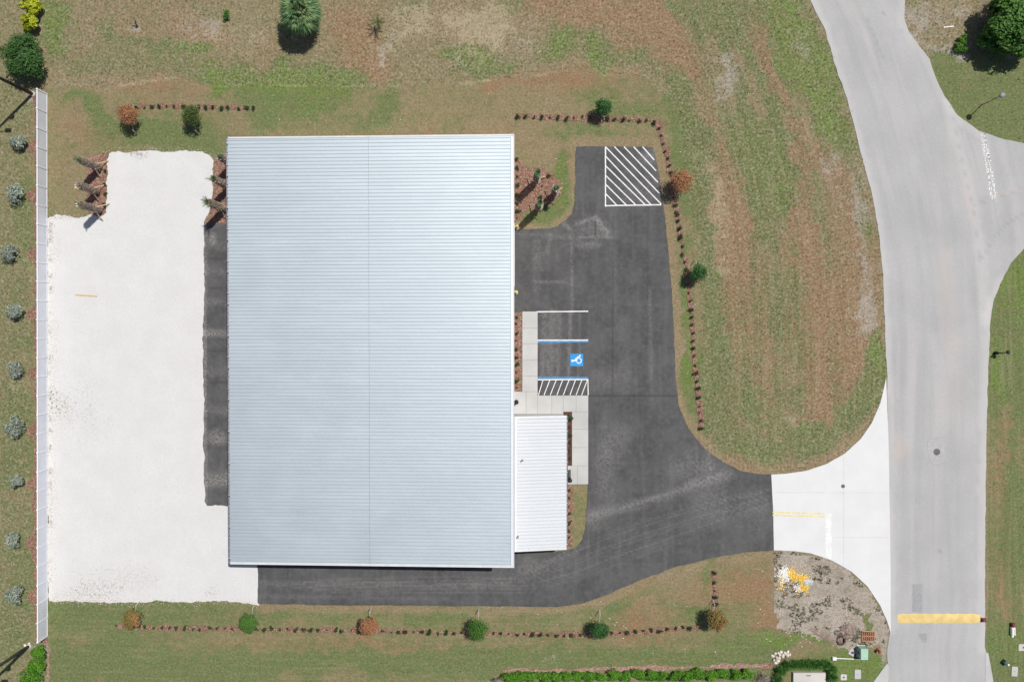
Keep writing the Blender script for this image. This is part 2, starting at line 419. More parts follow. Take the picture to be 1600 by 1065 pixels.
# ------------------------------------------------------------------ sheets (ground surfaces)
def resample(pts, step, closed=True):
    out = []; n = len(pts)
    for i in range(n if closed else n-1):
        a, b = pts[i], pts[(i+1) % n]; L_ = math.hypot(b[0]-a[0], b[1]-a[1]); k = max(1, int(L_/step))
        for j in range(k): out.append((a[0]+(b[0]-a[0])*j/k, a[1]+(b[1]-a[1])*j/k))
    if not closed: out.append(tuple(pts[-1]))
    return out
def smooth_poly(pts, it=2):
    for _ in range(it):
        q = []
        for i in range(len(pts)):
            a, b = pts[i], pts[(i+1) % len(pts)]
            q += [(a[0]*.75+b[0]*.25, a[1]*.75+b[1]*.25), (a[0]*.25+b[0]*.75, a[1]*.25+b[1]*.75)]
        pts = q
    return pts
def inside(X, Y, poly):
    r = np.zeros(X.shape, bool); n = len(poly)
    for i in range(n):
        x0, y0 = poly[i]; x1, y1 = poly[(i+1) % n]
        if y0 == y1: continue
        c = ((y0 > Y) != (y1 > Y)) & (X < (x1-x0)*(Y-y0)/(y1-y0)+x0)
        r ^= c
    return r
def sheet(name, px, z, mat, grid=None, ragged=0.0, step=.25, depth=.08, attrs=None, world=False, seed=1, kind='structure', parent=None):
    P = [(p[0], p[1]) for p in (px if world else [G(*q) for q in px])]
    O = resample(P, step)
    A = sum(O[i][0]*O[(i+1)%len(O)][1]-O[(i+1)%len(O)][0]*O[i][1] for i in range(len(O)))
    if A < 0: O = O[::-1]
    if ragged:
        Q = []
        n = len(O)
        for i in range(n):
            a, b = O[i-1], O[(i+1) % n]; dx, dy = b[0]-a[0], b[1]-a[1]; l = math.hypot(dx, dy)+1e-9
            k = ragged*((float(vnoise(O[i][0], O[i][1], .9, seed))-.5)*1.6 + (float(vnoise(O[i][0], O[i][1], .27, seed+4))-.5)*1.2)
            Q.append((O[i][0]+dy/l*k, O[i][1]-dx/l*k))
        O = Q
    pts = list(O); n = len(O)
    if grid:
        xs = [p[0] for p in O]; ys = [p[1] for p in O]
        X, Y = np.meshgrid(np.arange(min(xs)+grid/2, max(xs), grid), np.arange(min(ys)+grid/2, max(ys), grid))
        X = X.ravel(); Y = Y.ravel(); k = inside(X, Y, O); X = X[k]; Y = Y[k]
        # keep clear of outline
        gx = {}
        for p in O: gx.setdefault((int(p[0]//grid), int(p[1]//grid)), 1)
        for a, b in zip(X, Y):
            if (int(a//grid), int(b//grid)) not in gx: pts.append((a, b))
    r = delaunay_2d_cdt([Vector(p) for p in pts], [(i, (i+1) % n) for i in range(n)], [], 1, 1e-5)
    V = [(v.x, v.y, z) for v in r[0]]; F = [tuple(f) for f in r[2]]
    F = [f if ((V[f[1]][0]-V[f[0]][0])*(V[f[2]][1]-V[f[0]][1])-(V[f[2]][0]-V[f[0]][0])*(V[f[1]][1]-V[f[0]][1])) > 0 else f[::-1] for f in F]
    k = len(V)
    V += [(p[0], p[1], z) for p in O] + [(p[0], p[1], z-depth) for p in O]
    F += [(k+n+i, k+n+(i+1) % n, k+(i+1) % n, k+i) for i in range(n)]
    m = bpy.data.meshes.new(name); m.from_pydata(V, [], F); m.materials.append(M[mat])
    if attrs:
        W = np.array(V); X, Y = W[:,0], W[:,1]
        c = np.zeros((len(V), 4), np.float32); c[:,3] = 1
        for ch, fn in enumerate(attrs):
            if fn: c[:,ch] = np.clip(fn(X, Y), 0, 1) if ch < 3 else fn(X, Y)
        at = m.attributes.new('am', 'FLOAT_COLOR', 'POINT'); at.data.foreach_set('color', c.ravel())
    o = link(bpy.data.objects.new(name, m), parent)
    if kind and parent is None: o['kind'] = kind
    return o

# ---- lawn
def axis(lo, hi, st, far):
    a = list(np.arange(lo, hi+st/2, st))
    return np.array([-far, -far/3, -far/10, lo-45, lo-20, lo-6]+a+[hi+6, hi+20, hi+45, far/10, far/3, far])
gx = axis(-58, 58, .26, 2500); gy = axis(-40, 40, .26, 2500)
X, Y = np.meshgrid(gx, gy); X = X.ravel(); Y = Y.ravel()
def PXL(X, Y):  # approx pixel coordinates of ground points
    c, s = math.cos(TILT), math.sin(TILT)
    yc = c*Y + s*H*1; zc = s*Y - c*H   # camera frame (y up, -z forward)
    yc = c*Y - s*(0-H)*-1 if False else c*Y + s*H
    return 800+X/(-zc)*FPX, 532.5-(yc)/(-zc)*FPX
PX, PY = PXL(X, Y)
XW = X + (vnoise(X, Y, 2.2, 201)-.5)*1.1 + (vnoise(X, Y, .8, 202)-.5)*1.1
YW = Y + (vnoise(X, Y, 2.2, 203)-.5)*1.1 + (vnoise(X, Y, .8, 204)-.5)*1.1
B = lambda *a, **k: blob(XW, YW, *a, **k)
S = lambda *a, **k: stroke(X, Y, *a, **k)
green = fbm(X, Y, 7, 1)*.55 + fbm(X, Y, 2.2, 8)*.35 - .12
red = fbm(X, Y, 6, 21)*.5-.05
bare = fbm(X, Y, 5, 31)*.5-.22
lush = fbm(X, Y, 5, 41)*.5-.1
straw = fbm(X, Y, 4, 51)*.4-.12
dirt = np.zeros_like(X)
# sod versus rough field
yb = np.interp(PX, [-200, 60, 150, 260, 340, 560, 700, 800, 900, 1000, 1060, 1090, 1100, 1800], [128, 128, 140, 124, 134, 139, 131, 122, 110, 118, 170, 420, 700, 900])
rough = 1-sstep(-4, 4, PY-yb + (vnoise(X, Y, 1.5, 3)-.5)*8)
rough = np.maximum(rough, sstep(0, 8, 54-PX))
xb = np.interp(PY, [0, 120, 170, 300, 500, 680, 745, 760], [1000, 1020, 1055, 1085, 1100, 1110, 1130, 1900])
rough = np.maximum(rough, sstep(-6, 8, PX-xb)*(PY < 900)*.75)
rough *= np.where((PX > 1545) | ((PX > 1455) & (PY > 80)), .12, 1)
rough = np.where(PY > 860, rough*(PX < 56), rough)
for (a, b_, c_, d_, e_, k) in [
    (88,35,20,46,0,.7),(80,75,14,20,0,.4),(130,152,34,10,-10,.5),(165,178,28,12,-35,.5),(240,205,100,20,0,.5),(300,215,40,18,0,.35),(200,62,20,9,0,.4),(245,72,18,10,0,.4),(330,125,12,18,10,.6),(305,76,26,7,0,.5),(170,45,12,20,0,.3),
    (480,110,60,10,-8,.5),(450,150,50,20,0,.5),(415,175,45,30,0,.35),(510,152,28,15,0,.5),(603,160,10,22,0,.5),(640,12,30,12,0,.5),(530,128,60,8,0,.5),(722,90,34,12,0,.55),(748,110,26,10,0,.5),(700,195,14,12,0,.4),(560,185,35,8,0,.35),(600,185,30,10,0,.3),
    (868,68,26,22,0,.75),(930,95,20,34,15,.65),(960,78,30,16,0,.6),(800,12,40,16,0,.5),(925,150,36,18,0,.45),(970,172,50,10,0,.4),(925,203,46,12,0,.6),(880,290,13,48,-6,.75),(870,330,26,16,20,.55),(835,340,30,8,0,.3),(890,245,10,30,0,.4),(1010,175,35,14,0,.35),
    (1070,200,22,70,10,.55),(1068,330,12,80,4,.35),(1068,440,9,70,0,.5),(1072,560,9,110,2,.75),(1095,300,22,90,8,.35),(1112,470,14,120,3,.4),(1125,600,16,70,10,.35),
    (1150,120,9,90,14,.55),(1095,200,12,90,22,.5),(1178,250,10,80,6,.55),(1238,60,20,80,12,.7),(1280,130,18,60,14,.75),(1300,200,10,40,12,.6),(1215,230,26,60,8,.6),(1232,300,14,70,6,.5),(1346,330,7,50,3,.7),(1372,540,7,50,0,.95),(1320,215,12,50,12,.5),(1175,20,30,40,10,.4),(1110,20,40,30,0,.3),(1060,110,20,30,10,.2),
    (1150,690,60,18,-12,.65),(1215,702,70,14,5,.65),(1300,675,50,16,25,.55),(1335,635,18,40,-20,.5),(1225,630,70,30,0,.3),(1305,560,20,60,0,.45),(1240,480,40,80,0,.3),(1150,560,24,90,0,.35),
    (1580,470,34,50,45,.8),(1556,590,8,60,0,.95),(1590,590,20,60,0,.7),(1560,520,14,40,20,.6),(1580,760,14,40,0,.4),(1575,860,18,60,0,.5),(1585,990,40,40,0,.75),(1565,1045,30,40,0,.85),(1480,120,18,40,20,.65),(1580,120,50,40,0,.35),(1530,170,50,30,0,.3),
    (130,960,60,20,0,.5),(170,1000,60,40,0,.45),(250,958,60,12,0,.55),(100,1040,40,30,0,.5),(200,1050,90,24,0,.5),(450,1035,70,24,0,.45),(330,1040,60,20,0,.4),(560,1030,90,12,0,.35),(760,1016,110,7,0,.7),(720,1035,120,14,0,.4),(900,1027,160,12,0,.65),(1090,1027,130,12,0,.65),(1180,1012,40,16,0,.5),(1040,935,60,14,-15,.3),(970,945,30,14,0,.4),(1106,890,7,45,0,.7),(1090,955,26,8,20,.5),(700,955,60,14,0,.3),(430,960,60,10,0,.35),(830,955,90,8,0,.25),
    (1250,995,55,9,-4,.95),(1340,1045,60,26,0,.95),(1290,1050,60,30,0,.7),(1215,1010,30,12,0,.6),(1361,970,10,18,-10,.7),(1385,1010,8,8,0,.4),
    (45,160,12,10,0,.4),(42,320,10,60,0,.45),(30,540,24,20,0,.5),(25,640,20,40,0,.6),(20,720,18,40,0,.6),(45,680,8,40,0,.5),(30,800,30,24,0,.3),(35,880,30,50,0,.45),(20,970,40,30,0,.5),(15,1020,20,30,0,.5),(30,455,8,22,0,.6),(30,300,20,12,0,.3),(903,810,12,50,0,.25)]:
    green += B(a, b_, c_, d_, e_)*k
for (a, b_, c_, d_, e_, k) in [(88,35,20,46,0,.7),(868,68,26,22,0,.5),(930,95,20,34,15,.5),(330,125,12,18,0,.6),(450,125,60,16,0,.4),(720,90,34,12,0,.4),(880,290,13,48,-6,.6),(1072,560,9,110,2,.6),(1238,60,20,80,12,.5),(1280,130,18,60,14,.4),(1250,995,55,9,0,.7),(1340,1045,60,26,0,.6),(1585,990,40,40,0,.4),(1372,540,7,50,0,.7),(1556,590,8,60,0,.6),(1580,460,34,50,45,.4),(305,76,26,7,0,.5),(1215,702,90,14,0,.15)]:
    lush += B(a, b_, c_, d_, e_)*k
lush *= np.where(PY < 210, 1, np.where((PX > 1000) | (PX < 60), .8, .7))
for (a, b_, c_, d_, e_, k) in [(1055,60,22,75,16,.8),(1010,20,30,30,0,.6),(900,20,50,20,0,.5),(1190,60,14,60,10,.7),(1195,180,18,60,14,.6),(1145,330,22,80,4,.4),(1285,440,40,90,6,.55),(1190,560,20,80,0,.45),(1250,350,20,60,0,.45),(1150,380,30,60,0,.35),(1330,570,20,40,0,.6),(1280,620,26,40,0,.5),(570,55,30,40,0,.6),(610,110,30,10,0,.3),(240,140,60,12,0,.15),(140,210,40,20,0,.2),(640,215,120,12,0,.3),(760,130,60,10,0,.3),(900,130,80,14,0,.35),(575,1005,120,14,0,.3),(1040,985,100,20,0,.35),(1150,920,50,30,0,.35),(880,985,140,16,0,.2),(1570,900,10,80,0,.5),(1565,680,14,90,0,.3),(1290,515,20,70,0,.4),(1095,70,20,60,16,.2),(1340,575,8,40,-20,.7),(1190,930,18,60,0,.15),(1200,980,20,24,0,.2)]:
    red += B(a, b_, c_, d_, e_)*k
green -= np.where(red > .45, (red-.45)*.8, 0)
# mown stripes in the field beside the road (they follow the road)
u = PX - np.interp(PY, [0, 100, 200, 300, 400, 500, 700], [1265, 1303, 1335, 1362, 1378, 1383, 1387])
fld = sstep(-330, -300, u)*(1-sstep(-8, 0, u))*(PY < 740)*sstep(1040, 1110, PX)
green += fld*(-.06+.4*(vnoise(u, PY*.05, 22, 61)-.5) + .35*(vnoise(u, PY*.06, 6, 62)-.5))
red += fld*(.12+.5*(vnoise(u, PY*.05, 30, 63)-.35)+.3*(vnoise(u, PY*.06, 7, 66)-.5)) + .42*B(1290,430,52,190,5,soft=1.0) + .3*B(1152,430,26,160,4,soft=1.0) + .2*B(1230,520,60,110,0,soft=1.0)
straw += fld*(.35*(vnoise(u, PY*.05, 14, 64)-.4))
for (a, b_, c_, d_, e_, k) in [(1140,115,18,40,-10,.85),(1118,95,24,8,10,.6),(1355,420,14,110,3,.5),(1340,280,12,60,6,.4),(1365,500,12,30,0,.6),(1258,75,14,22,0,.5),(1300,260,16,20,0,.45),(608,62,6,40,-8,.8),(604,38,6,12,0,.6),(216,36,10,9,0,.9),(820,40,28,22,0,.5),(840,75,30,16,0,.35),(340,30,14,9,0,.5),(300,85,10,8,0,.4),(50,150,14,10,0,.5),(270,20,30,12,0,.25),(1045,945,22,6,0,.5),(1170,925,14,8,0,.4),(300,40,40,20,0,.3),(52,170,6,60,0,.4),(690,100,40,12,0,.25),(660,50,50,30,0,.3),(1430,40,26,40,0,.75),(1470,30,34,40,0,.4),(1510,40,12,50,0,.5),(1590,88,16,10,20,.9),(30,960,14,8,0,.4),(60,1012,30,6,0,.6),(75,1030,4,40,0,.8),(1384,1010,7,30,0,.9),(1395,1012,10,12,0,.7),(1470,78,40,5,-14,.8),(1550,100,50,4,-20,.6),(100,128,40,8,0,.4),(866,1027,4,7,0,1.0)]:
    bare += B(a, b_, c_, d_, e_)*k
for (a, b_, c_, d_, e_, k) in [(1128,350,10,90,4,.22),(1125,420,18,20,0,.2),(700,40,80,40,0,.35),(620,60,60,40,0,.3),(760,30,60,30,0,.35),(400,40,60,60,0,.3),(160,90,60,50,0,.2),(40,420,24,30,0,.4),(30,600,20,20,0,.4),(35,760,26,30,0,.4),(940,95,30,16,0,.2),(1250,660,30,10,0,.5),(1000,940,30,8,0,.3),(1520,40,14,40,0,.6),(1330,460,10,40,0,.3)]:
    straw += B(a, b_, c_, d_, e_)*k
# painted zones: (points, width px, green, lush, red, straw, bare)
for pts, wpx, dg, dl, dr, ds, db in [
    ([(1000,-20),(1025,40),(1050,80),(1062,112)],34,-.3,0,.75,0,0), ([(1160,0),(1168,28),(1189,70),(1209,125),(1244,208),(1258,306),(1268,389),(1279,487),(1286,660)],20,-.4,-.2,.75,.05,.12),
    ([(1147,430),(1152,480),(1156,540)],30,-.2,0,.6,0,0), ([(1117,225),(1124,290),(1130,365)],20,-.3,-.2,.25,.25,.1), ([(1148,300),(1150,420)],16,-.1,0,.45,.15,0),
    ([(1290,225),(1310,280),(1330,340),(1342,431),(1366,514)],34,-.4,-.3,.35,.1,.30), ([(1310,440),(1322,560),(1330,600)],30,-.1,0,.55,0,0), ([(1240,380),(1262,480),(1270,600)],40,0,0,.45,0,0), ([(1090,215),(1112,300),(1126,420)],10,-.3,0,.2,.2,0),
    ([(1216,20),(1222,42),(1258,104),(1293,167),(1302,200)],46,.75,.45,-.4,0,0), ([(1060,10),(1150,20)],60,.35,0,-.2,0,0), ([(1129,60),(1143,104)],8,.7,.2,0,0,0), ([(1160,70),(1185,125),(1212,185)],9,.75,.1,-.3,0,0), ([(1138,20),(1152,60),(1168,95)],6,.5,.1,0,0,0),
    ([(1165,205),(1178,260),(1192,340)],56,.50,.25,-.3,0,0), ([(1215,225),(1228,330)],16,.35,.3,0,0,0), ([(1080,170),(1092,220),(1104,285),(1116,361),(1123,452)],9,.8,.15,-.3,0,-.2), ([(1062,165),(1074,260),(1084,330)],26,.5,.05,-.2,0,0), ([(1096,340),(1106,450)],14,.4,.0,0,0,0),
    ([(1280,290),(1290,350)],40,.4,.1,-.2,0,0), ([(1088,590),(1104,650),(1140,688),(1190,700),(1260,692),(1320,664),(1352,625),(1374,570)],38,.62,.10,-.4,-.1,-.2), ([(1180,655),(1230,672),(1290,664)],14,.35,.3,0,.05,.1), ([(1170,600),(1178,640)],20,.35,.1,0,0,0), ([(1346,330),(1362,378)],11,.7,.2,-.3,0,-.4), ([(1370,520),(1376,560)],12,.8,.4,-.3,0,-.5),
    ([(1109,500),(1114,620)],26,.45,.1,-.2,0,0), ([(1205,400),(1215,500),(1222,620)],46,.25,.05,-.1,0,0), ([(1245,250),(1262,330)],10,.3,.1,0,0,0), ([(1282,600),(1292,650)],14,-.3,0,.5,.1,.1), ([(1310,560),(1340,610),(1318,640)],10,.2,.3,.2,0,0),
    ([(340,128),(420,126),(500,132),(556,130)],22,.62,.42,-.1,0,0), ([(350,112),(540,114)],18,.4,.2,0,0,0), ([(256,75),(318,80)],14,.45,.2,0,0,0), ([(120,100),(250,96),(315,112)],22,.32,0,0,0,0), ([(700,82),(760,96),(800,104)],18,.5,.2,0,0,0), ([(705,112),(790,116)],10,.5,.1,0,0,0),
    ([(440,148),(475,170),(511,160)],30,.5,.1,-.2,0,0), ([(590,160),(604,150),(606,178)],10,.5,.1,-.2,0,0), ([(205,200),(260,222),(330,226)],30,.5,.05,-.3,-.1,0), ([(205,180),(330,196)],22,.35,0,-.2,0,0), ([(95,150),(150,166),(172,184)],14,.5,.05,-.2,0,0), ([(400,150),(420,185)],26,.35,0,-.1,0,0),
    ([(540,40),(560,70),(575,105)],44,-.3,-.2,.65,0,0), ([(844,8),(940,20),(990,60)],44,-.3,-.2,.7,0,0), ([(330,60),(425,95)],44,-.2,0,.4,.1,0), ([(270,45),(330,50)],30,-.3,0,.2,.1,.3), ([(150,30),(280,25)],40,-.1,0,.3,.1,.05), ([(600,15),(700,30),(800,50)],50,-.1,0,.1,.30,.1),
    ([(180,130),(330,132)],12,-.3,0,.25,0,0), ([(760,128),(880,116),(990,112)],16,-.4,-.2,.45,.05,0), ([(110,200),(180,210)],26,-.2,0,.25,0,0), ([(640,205),(800,200)],16,-.2,0,.25,0,0), ([(810,215),(880,235)],30,-.15,0,.1,.1,0),
    ([(80,960),(200,955),(330,958)],26,.35,.0,-.2,0,0), ([(80,1030),(250,1040),(420,1045),(600,1035),(780,1028)],26,.36,0,-.2,0,0), ([(790,1022),(1000,1026),(1190,1022)],20,.5,.1,-.3,0,-.2), ([(430,1060),(560,1058)],14,-.2,0,.1,.1,0), ([(340,1000),(700,1006),(1000,1008)],14,-.15,0,.25,.05,0), ([(990,960),(1100,930),(1190,900)],40,-.2,0,.3,.05,0), ([(1180,905),(1190,990)],34,-.25,0,.2,0,0), ([(420,955),(700,965)],12,.25,0,0,0,0), ([(1130,1000),(1210,1000)],16,.4,.1,-.3,0,0),
    ([(1555,400),(1562,520),(1556,640)],12,.5,.25,-.3,0,0), ([(1590,400),(1592,560)],20,.5,.25,-.3,0,0), ([(1568,640),(1568,820)],20,-.35,-.1,.25,.1,0), ([(1590,640),(1590,900)],16,.2,0,0,0,0), ([(1562,840),(1566,960)],14,-.3,0,.45,0,0)]:
    q = stroke(XW, YW, pts, wpx, 1.3, 13)*(.35+.75*vnoise(X, Y, 1.9, 15)+.5*vnoise(X, Y, .7, 16)); green += q*dg; lush += q*dl; red += q*dr; straw += q*ds; bare += q*db
# pale edge line between sod and field, dry rims along the pavement
straw += .5*np.exp(-((PY-yb+(vnoise(X,Y,2.5,77)-.5)*9)/2.4)**2)*(PX < 1000)*(PX > 75)*vnoise(X,Y,3,78)*1.5
rim = S([(895,232),(895,325),(884,342),(862,354),(808,355)], 12) + S([(897,224),(1024,224)], 13) + S([(1026,235),(1043,340),(1056,470),(1060,600),(1064,635),(1078,660),(1095,685),(1125,712),(1160,728)], 12) \
    + S([(1100,708),(1160,738),(1230,732),(1300,712),(1340,680),(1365,640)], 9) + S([(405,950),(870,953),(940,940),(1010,910),(1110,880),(1208,866)], 10)
green -= np.clip(rim, 0, 1)*.55; straw += np.clip(rim, 0, 1)*.22; lush -= np.clip(rim, 0, 1)*.5
green = np.where((PY > 150) & (PY < 240) & (PX > 60) & (PX < 360), green+.05, green)
green += np.where(PX < 52, .16, 0)
sodb = (PY > 940) & (PX > 75) & (PX < 1215)
green += np.where(sodb, .24, 0); bare = np.where(sodb, np.minimum(bare, .25)*.6 + bare*.4, bare)
nat = np.where((PY > 60) & (PX > 1450), 1, 0)
green += np.where(PX > 1545, .38, 0)+np.where((PX > 1455) & (PY > 78) & (PY < 230), .42, 0)
# dirt triangle by the driveway
DP = [G(*p) for p in [(1209,862),(1240,862),(1300,876),(1355,918),(1385,968),(1390,990),(1380,1005),(1350,1012),(1300,1000),(1260,990),(1216,985),(1211,940)]]
dirt = np.where(inside(X+(vnoise(X,Y,.8,2)-.5)*.5, Y+(vnoise(X,Y,.8,6)-.5)*.5, [(p.x,p.y) for p in DP]), 1.0, 0)
dirt *= 1-.9*B(1361,972,9,16,-10)
dirt = np.maximum(dirt, B(1325,1010,14,9)*.9)
Z = (fbm(X, Y, 1.2, 71, 3)-1)*.035
nx, ny = len(gx), len(gy)
V = np.stack([X, Y, np.where((abs(X) < 58) & (abs(Y) < 40), Z, -.02)], 1)
# dug hole
hc = G(1314,1000); dh = np.hypot(X-hc.x, Y-hc.y); V[:,2] -= .45*(1-sstep(.15,.75,dh))
idx = np.arange(nx*ny).reshape(ny, nx)
F = np.stack([idx[:-1,:-1].ravel(), idx[:-1,1:].ravel(), idx[1:,1:].ravel(), idx[1:,:-1].ravel()], 1)
m = bpy.data.meshes.new('lawn'); m.from_pydata(V.tolist(), [], F.tolist()); m.materials.append(M['lawn'])
c4 = np.stack([green, bare, red, rough], 1).clip(0, 1).astype(np.float32)
m.attributes.new('gm', 'FLOAT_COLOR', 'POINT').data.foreach_set('color', c4.ravel())
mowm = np.where(fld > .05, .58*fld, np.where((PX > 1540) & (PY > 380), .55, np.where(sodb, .3, .14)))*(1-dirt)*(.6+.6*vnoise(X, Y, 4, 93))
c4 = np.stack([straw, dirt, lush, mowm], 1).clip(0, 1).astype(np.float32)
m.attributes.new('gm2', 'FLOAT_COLOR', 'POINT').data.foreach_set('color', c4.ravel())
alongY = (fld > .05) | ((PX > 1540) & (PY > 380))
AC = np.where(alongY, u/16, Y); AL = np.where(alongY, Y, X)
m.attributes.new('mow', 'FLOAT_VECTOR', 'POINT').data.foreach_set('vector', np.stack([AC, AL, np.zeros_like(X)], 1).astype(np.float32).ravel())
m.shade_smooth()
lawn = link(bpy.data.objects.new('lawn', m)); tag(lawn, 'patchy green and dry brown lawn around the metal building', kind='structure')
LAWN = dict(X=X, Y=Y, rough=rough, green=green, straw=straw)

# ---- gravel yard
fy = lambda X, Y: (stroke(X, Y, [(77,345),(77,935)], 26, 1.2)*np.clip(fbm(X, Y, 2.6, 5)*2.6-.85, 0, 1)*1.0 + blob(X, Y, 110,335,40,9)*.9 + blob(X, Y, 150,925,40,16)*.8 + blob(X, Y, 210,905,40,22)*.55 + blob(X, Y, 100,650,14,40)*.5 + stroke(X, Y, [(80,938),(400,940)], 8)*.6)
fw = lambda X, Y: (blob(X, Y, 95,640,18,20)*.8 + blob(X, Y, 150,925,36,16)*.6 + blob(X, Y, 180,905,60,26)*.3 + blob(X, Y, 215,238,14,8)*1.0 + blob(X, Y, 120,640,50,50)*.3 + blob(X, Y, 330,925,10,8)*.8 + stroke(X, Y, [(80,360),(80,930)], 12, 1.2)*.35)
fc = lambda X, Y: sum(stroke(X, Y, p, 6, 1.2)*.7 for p in ([(250,240),(240,400),(200,560),(190,760),(240,890),(380,915)],[(275,240),(266,400),(228,560),(216,750),(262,868),(390,895)],[(300,300),(296,560),(290,800),(330,930)],[(120,380),(160,520),(170,720),(130,900)],[(146,380),(186,520),(196,720),(158,900)])) + fbm(X, Y, 5, 88)*.5
gp = [(168,240),(185,237),(200,238),(235,236),(270,238),(290,235),(312,237),(328,241),(334,252),(333,285),(331,318),(327,332),(319,348),(360,348),(402,348),(402,870),(404,944),(350,938),(300,940),(240,938),(200,942),(150,941),(75,939),(74,600),(74,342),(88,336),(105,338),(124,342),(140,336),(165,331),(166,290)]
gravel = sheet('gravel_yard', gp, .012, 'gravel', grid=.35, ragged=.14, attrs=[fy, fw, fc], seed=3)
tag(gravel, 'white crushed shell gravel yard between fence and building')

# ---- asphalt
def sc_light(X, Y):
    r = 0
    K = lambda pts, w_, a, soft=1.0: stroke(X, Y, pts, w_, soft)*a
    r = r + blob(X, Y, 925,357,24,14)*.4 + blob(X, Y, 924,383,15,4)*.55 + K([(931,340),(944,358),(953,370)],7,.7) + K([(900,350),(930,341)],4,.7) + K([(898,372),(950,369)],3,.5) + K([(880,348),(888,356)],6,.7)
    r = r + K([(893,360),(894,490)],3,.55) + K([(861,365),(855,395),(835,402)],3,.4) + K([(834,440),(885,441)],4,.5) + K([(838,380),(838,450)],12,.3) + K([(812,365),(890,372)],6,.3)
    for x, a, w_ in ((852,.4,8),(862,.55,9),(873,.55,5),(890,.65,5),(905,.45,3),(848,.35,5)): r = r + K([(x+1,490),(x,540),(x-2,590)], w_, a*.8)
    r = r + K([(920,806),(960,795),(1010,783),(1060,765),(1105,752),(1140,742)],13,.42) + K([(920,806),(958,797),(1010,781),(1060,767),(1130,742)],4,.28)
    r = r + blob(X, Y, 945,740,18,60)*.4 + blob(X, Y, 955,700,24,30)*.25 + blob(X, Y, 1075,728,40,24,20)*.4 + blob(X, Y, 1105,770,30,30)*.35 + blob(X, Y, 950,590,20,24)*.3
    for k in range(9):
        dy = k*6.5-20
        r = r + K([(820,905+dy*.5),(900,874+dy),(960,850+dy),(1050,820+dy),(1130,795+dy*.8),(1200,775+dy*.6)],2.2,.42*(.6+.4*math.sin(k*2.3)))
    for k in range(5): r = r + K([(430+30*k,915+k*3),(520+40*k,905+k*5),(700+15*k,900+k*6),(820,905+k*5)],2.5,.3)
    r = r + K([(780,905),(830,890),(900,860)],14,.25) + blob(X, Y, 825,880,20,12)*.35 + K([(958,330),(960,480)],8,.18) + K([(1015,450),(1018,590)],5,.35) + K([(975,500),(978,615)],14,.2)
    r = r + blob(X, Y, 1000,300,26,22)*.35 + blob(X, Y, 1015,245,12,8)*.5 + K([(405,910),(600,912),(800,915)],8,.25) + K([(405,930),(700,935)],5,.2)
    r = r + blob(X, Y, 1180,800,24,40)*.2 + K([(1105,690),(1110,735)],4,.4)
    return r
def sc_dark(X, Y):
    K = lambda pts, w_, a: stroke(X, Y, pts, w_, .7)*a
    return K([(957,330),(957,615)],1.2,.5) + K([(920,618),(1058,618)],1.6,.7) + K([(1018,640),(1018,760)],1.4,.6) + K([(897,230),(897,345)],2,.3) + K([(930,345),(931,368)],1.2,.8) + blob(X, Y, 843,603,3.5,11,soft=.2,wob=0)*.9 + K([(405,943),(870,946)],2,.3) + K([(817,460),(817,486)],1,.7) + K([(1012,322),(1012,470)],1.2,.3) + blob(X, Y, 845,430,40,18)*.25 + K([(1090,620),(1180,700)],10,.2)
def sc_spec(X, Y):
    return (blob(X, Y, 929,812,7,14)*.22 + blob(X, Y, 870,400,40,60)*.05)
ap = [(403,872),(403,942),(500,945),(600,945),(700,946),(800,947),(870,947),(905,943),(940,932),(970,919),(1010,902),(1060,884),(1110,872),(1160,863),(1210,859),(1208,800),(1205,741),(1182,740),(1160,736),(1130,722),(1105,703),(1085,682),(1070,658),(1060,632),(1056,600),(1054,540),(1051,470),(1046,410),(1040,350),(1036,322),(1030,275),(1023,240),(1019,230),(960,229),(903,229),(900,231),(899,290),(897,322),(894,332),(884,343),(870,353),(860,357),(806,358),(790,358),(790,630),(910,632),(912,750),(918,757),(917,790),(914,828),(909,844),(902,852),(890,858),(868,862),(803,863),(790,863)]
lot = sheet('parking_lot', ap, .028, 'asphalt', grid=.17, ragged=.07, attrs=[sc_light, sc_dark, sc_spec], seed=5)
tag(lot, 'dark asphalt parking lot and drive around the building')
sl = lambda X, Y: (blob(X, Y, 332,372,6,10)*.5 + blob(X, Y, 338,685,12,10)*.5 + blob(X, Y, 335,520,20,6)*.3 + blob(X, Y, 340,745,20,10)*.4 + stroke(X, Y, [(320,350),(320,788)], 5)*.5 + sum(stroke(X, Y, [(322,y),(356,y+2)], 10)*.15 for y in (383,422,470,520,580,640,755)))
sd_ = lambda X, Y: sum(stroke(X, Y, [(322,y),(356,y)], 3)*.5 for y in (404,450,547,598,655,700))
strip = sheet('asphalt_apron', [(319,347),(345,346),(402,346),(402,790),(345,790),(324,789),(320,782),(318,700),(319,610),(317,560),(319,470),(320,420),(319,380)], .020, 'asphalt', grid=.22, ragged=.10, attrs=[sl, sd_, sl], seed=9)
tag(strip, 'narrow dark asphalt strip along the gutter side of the building')

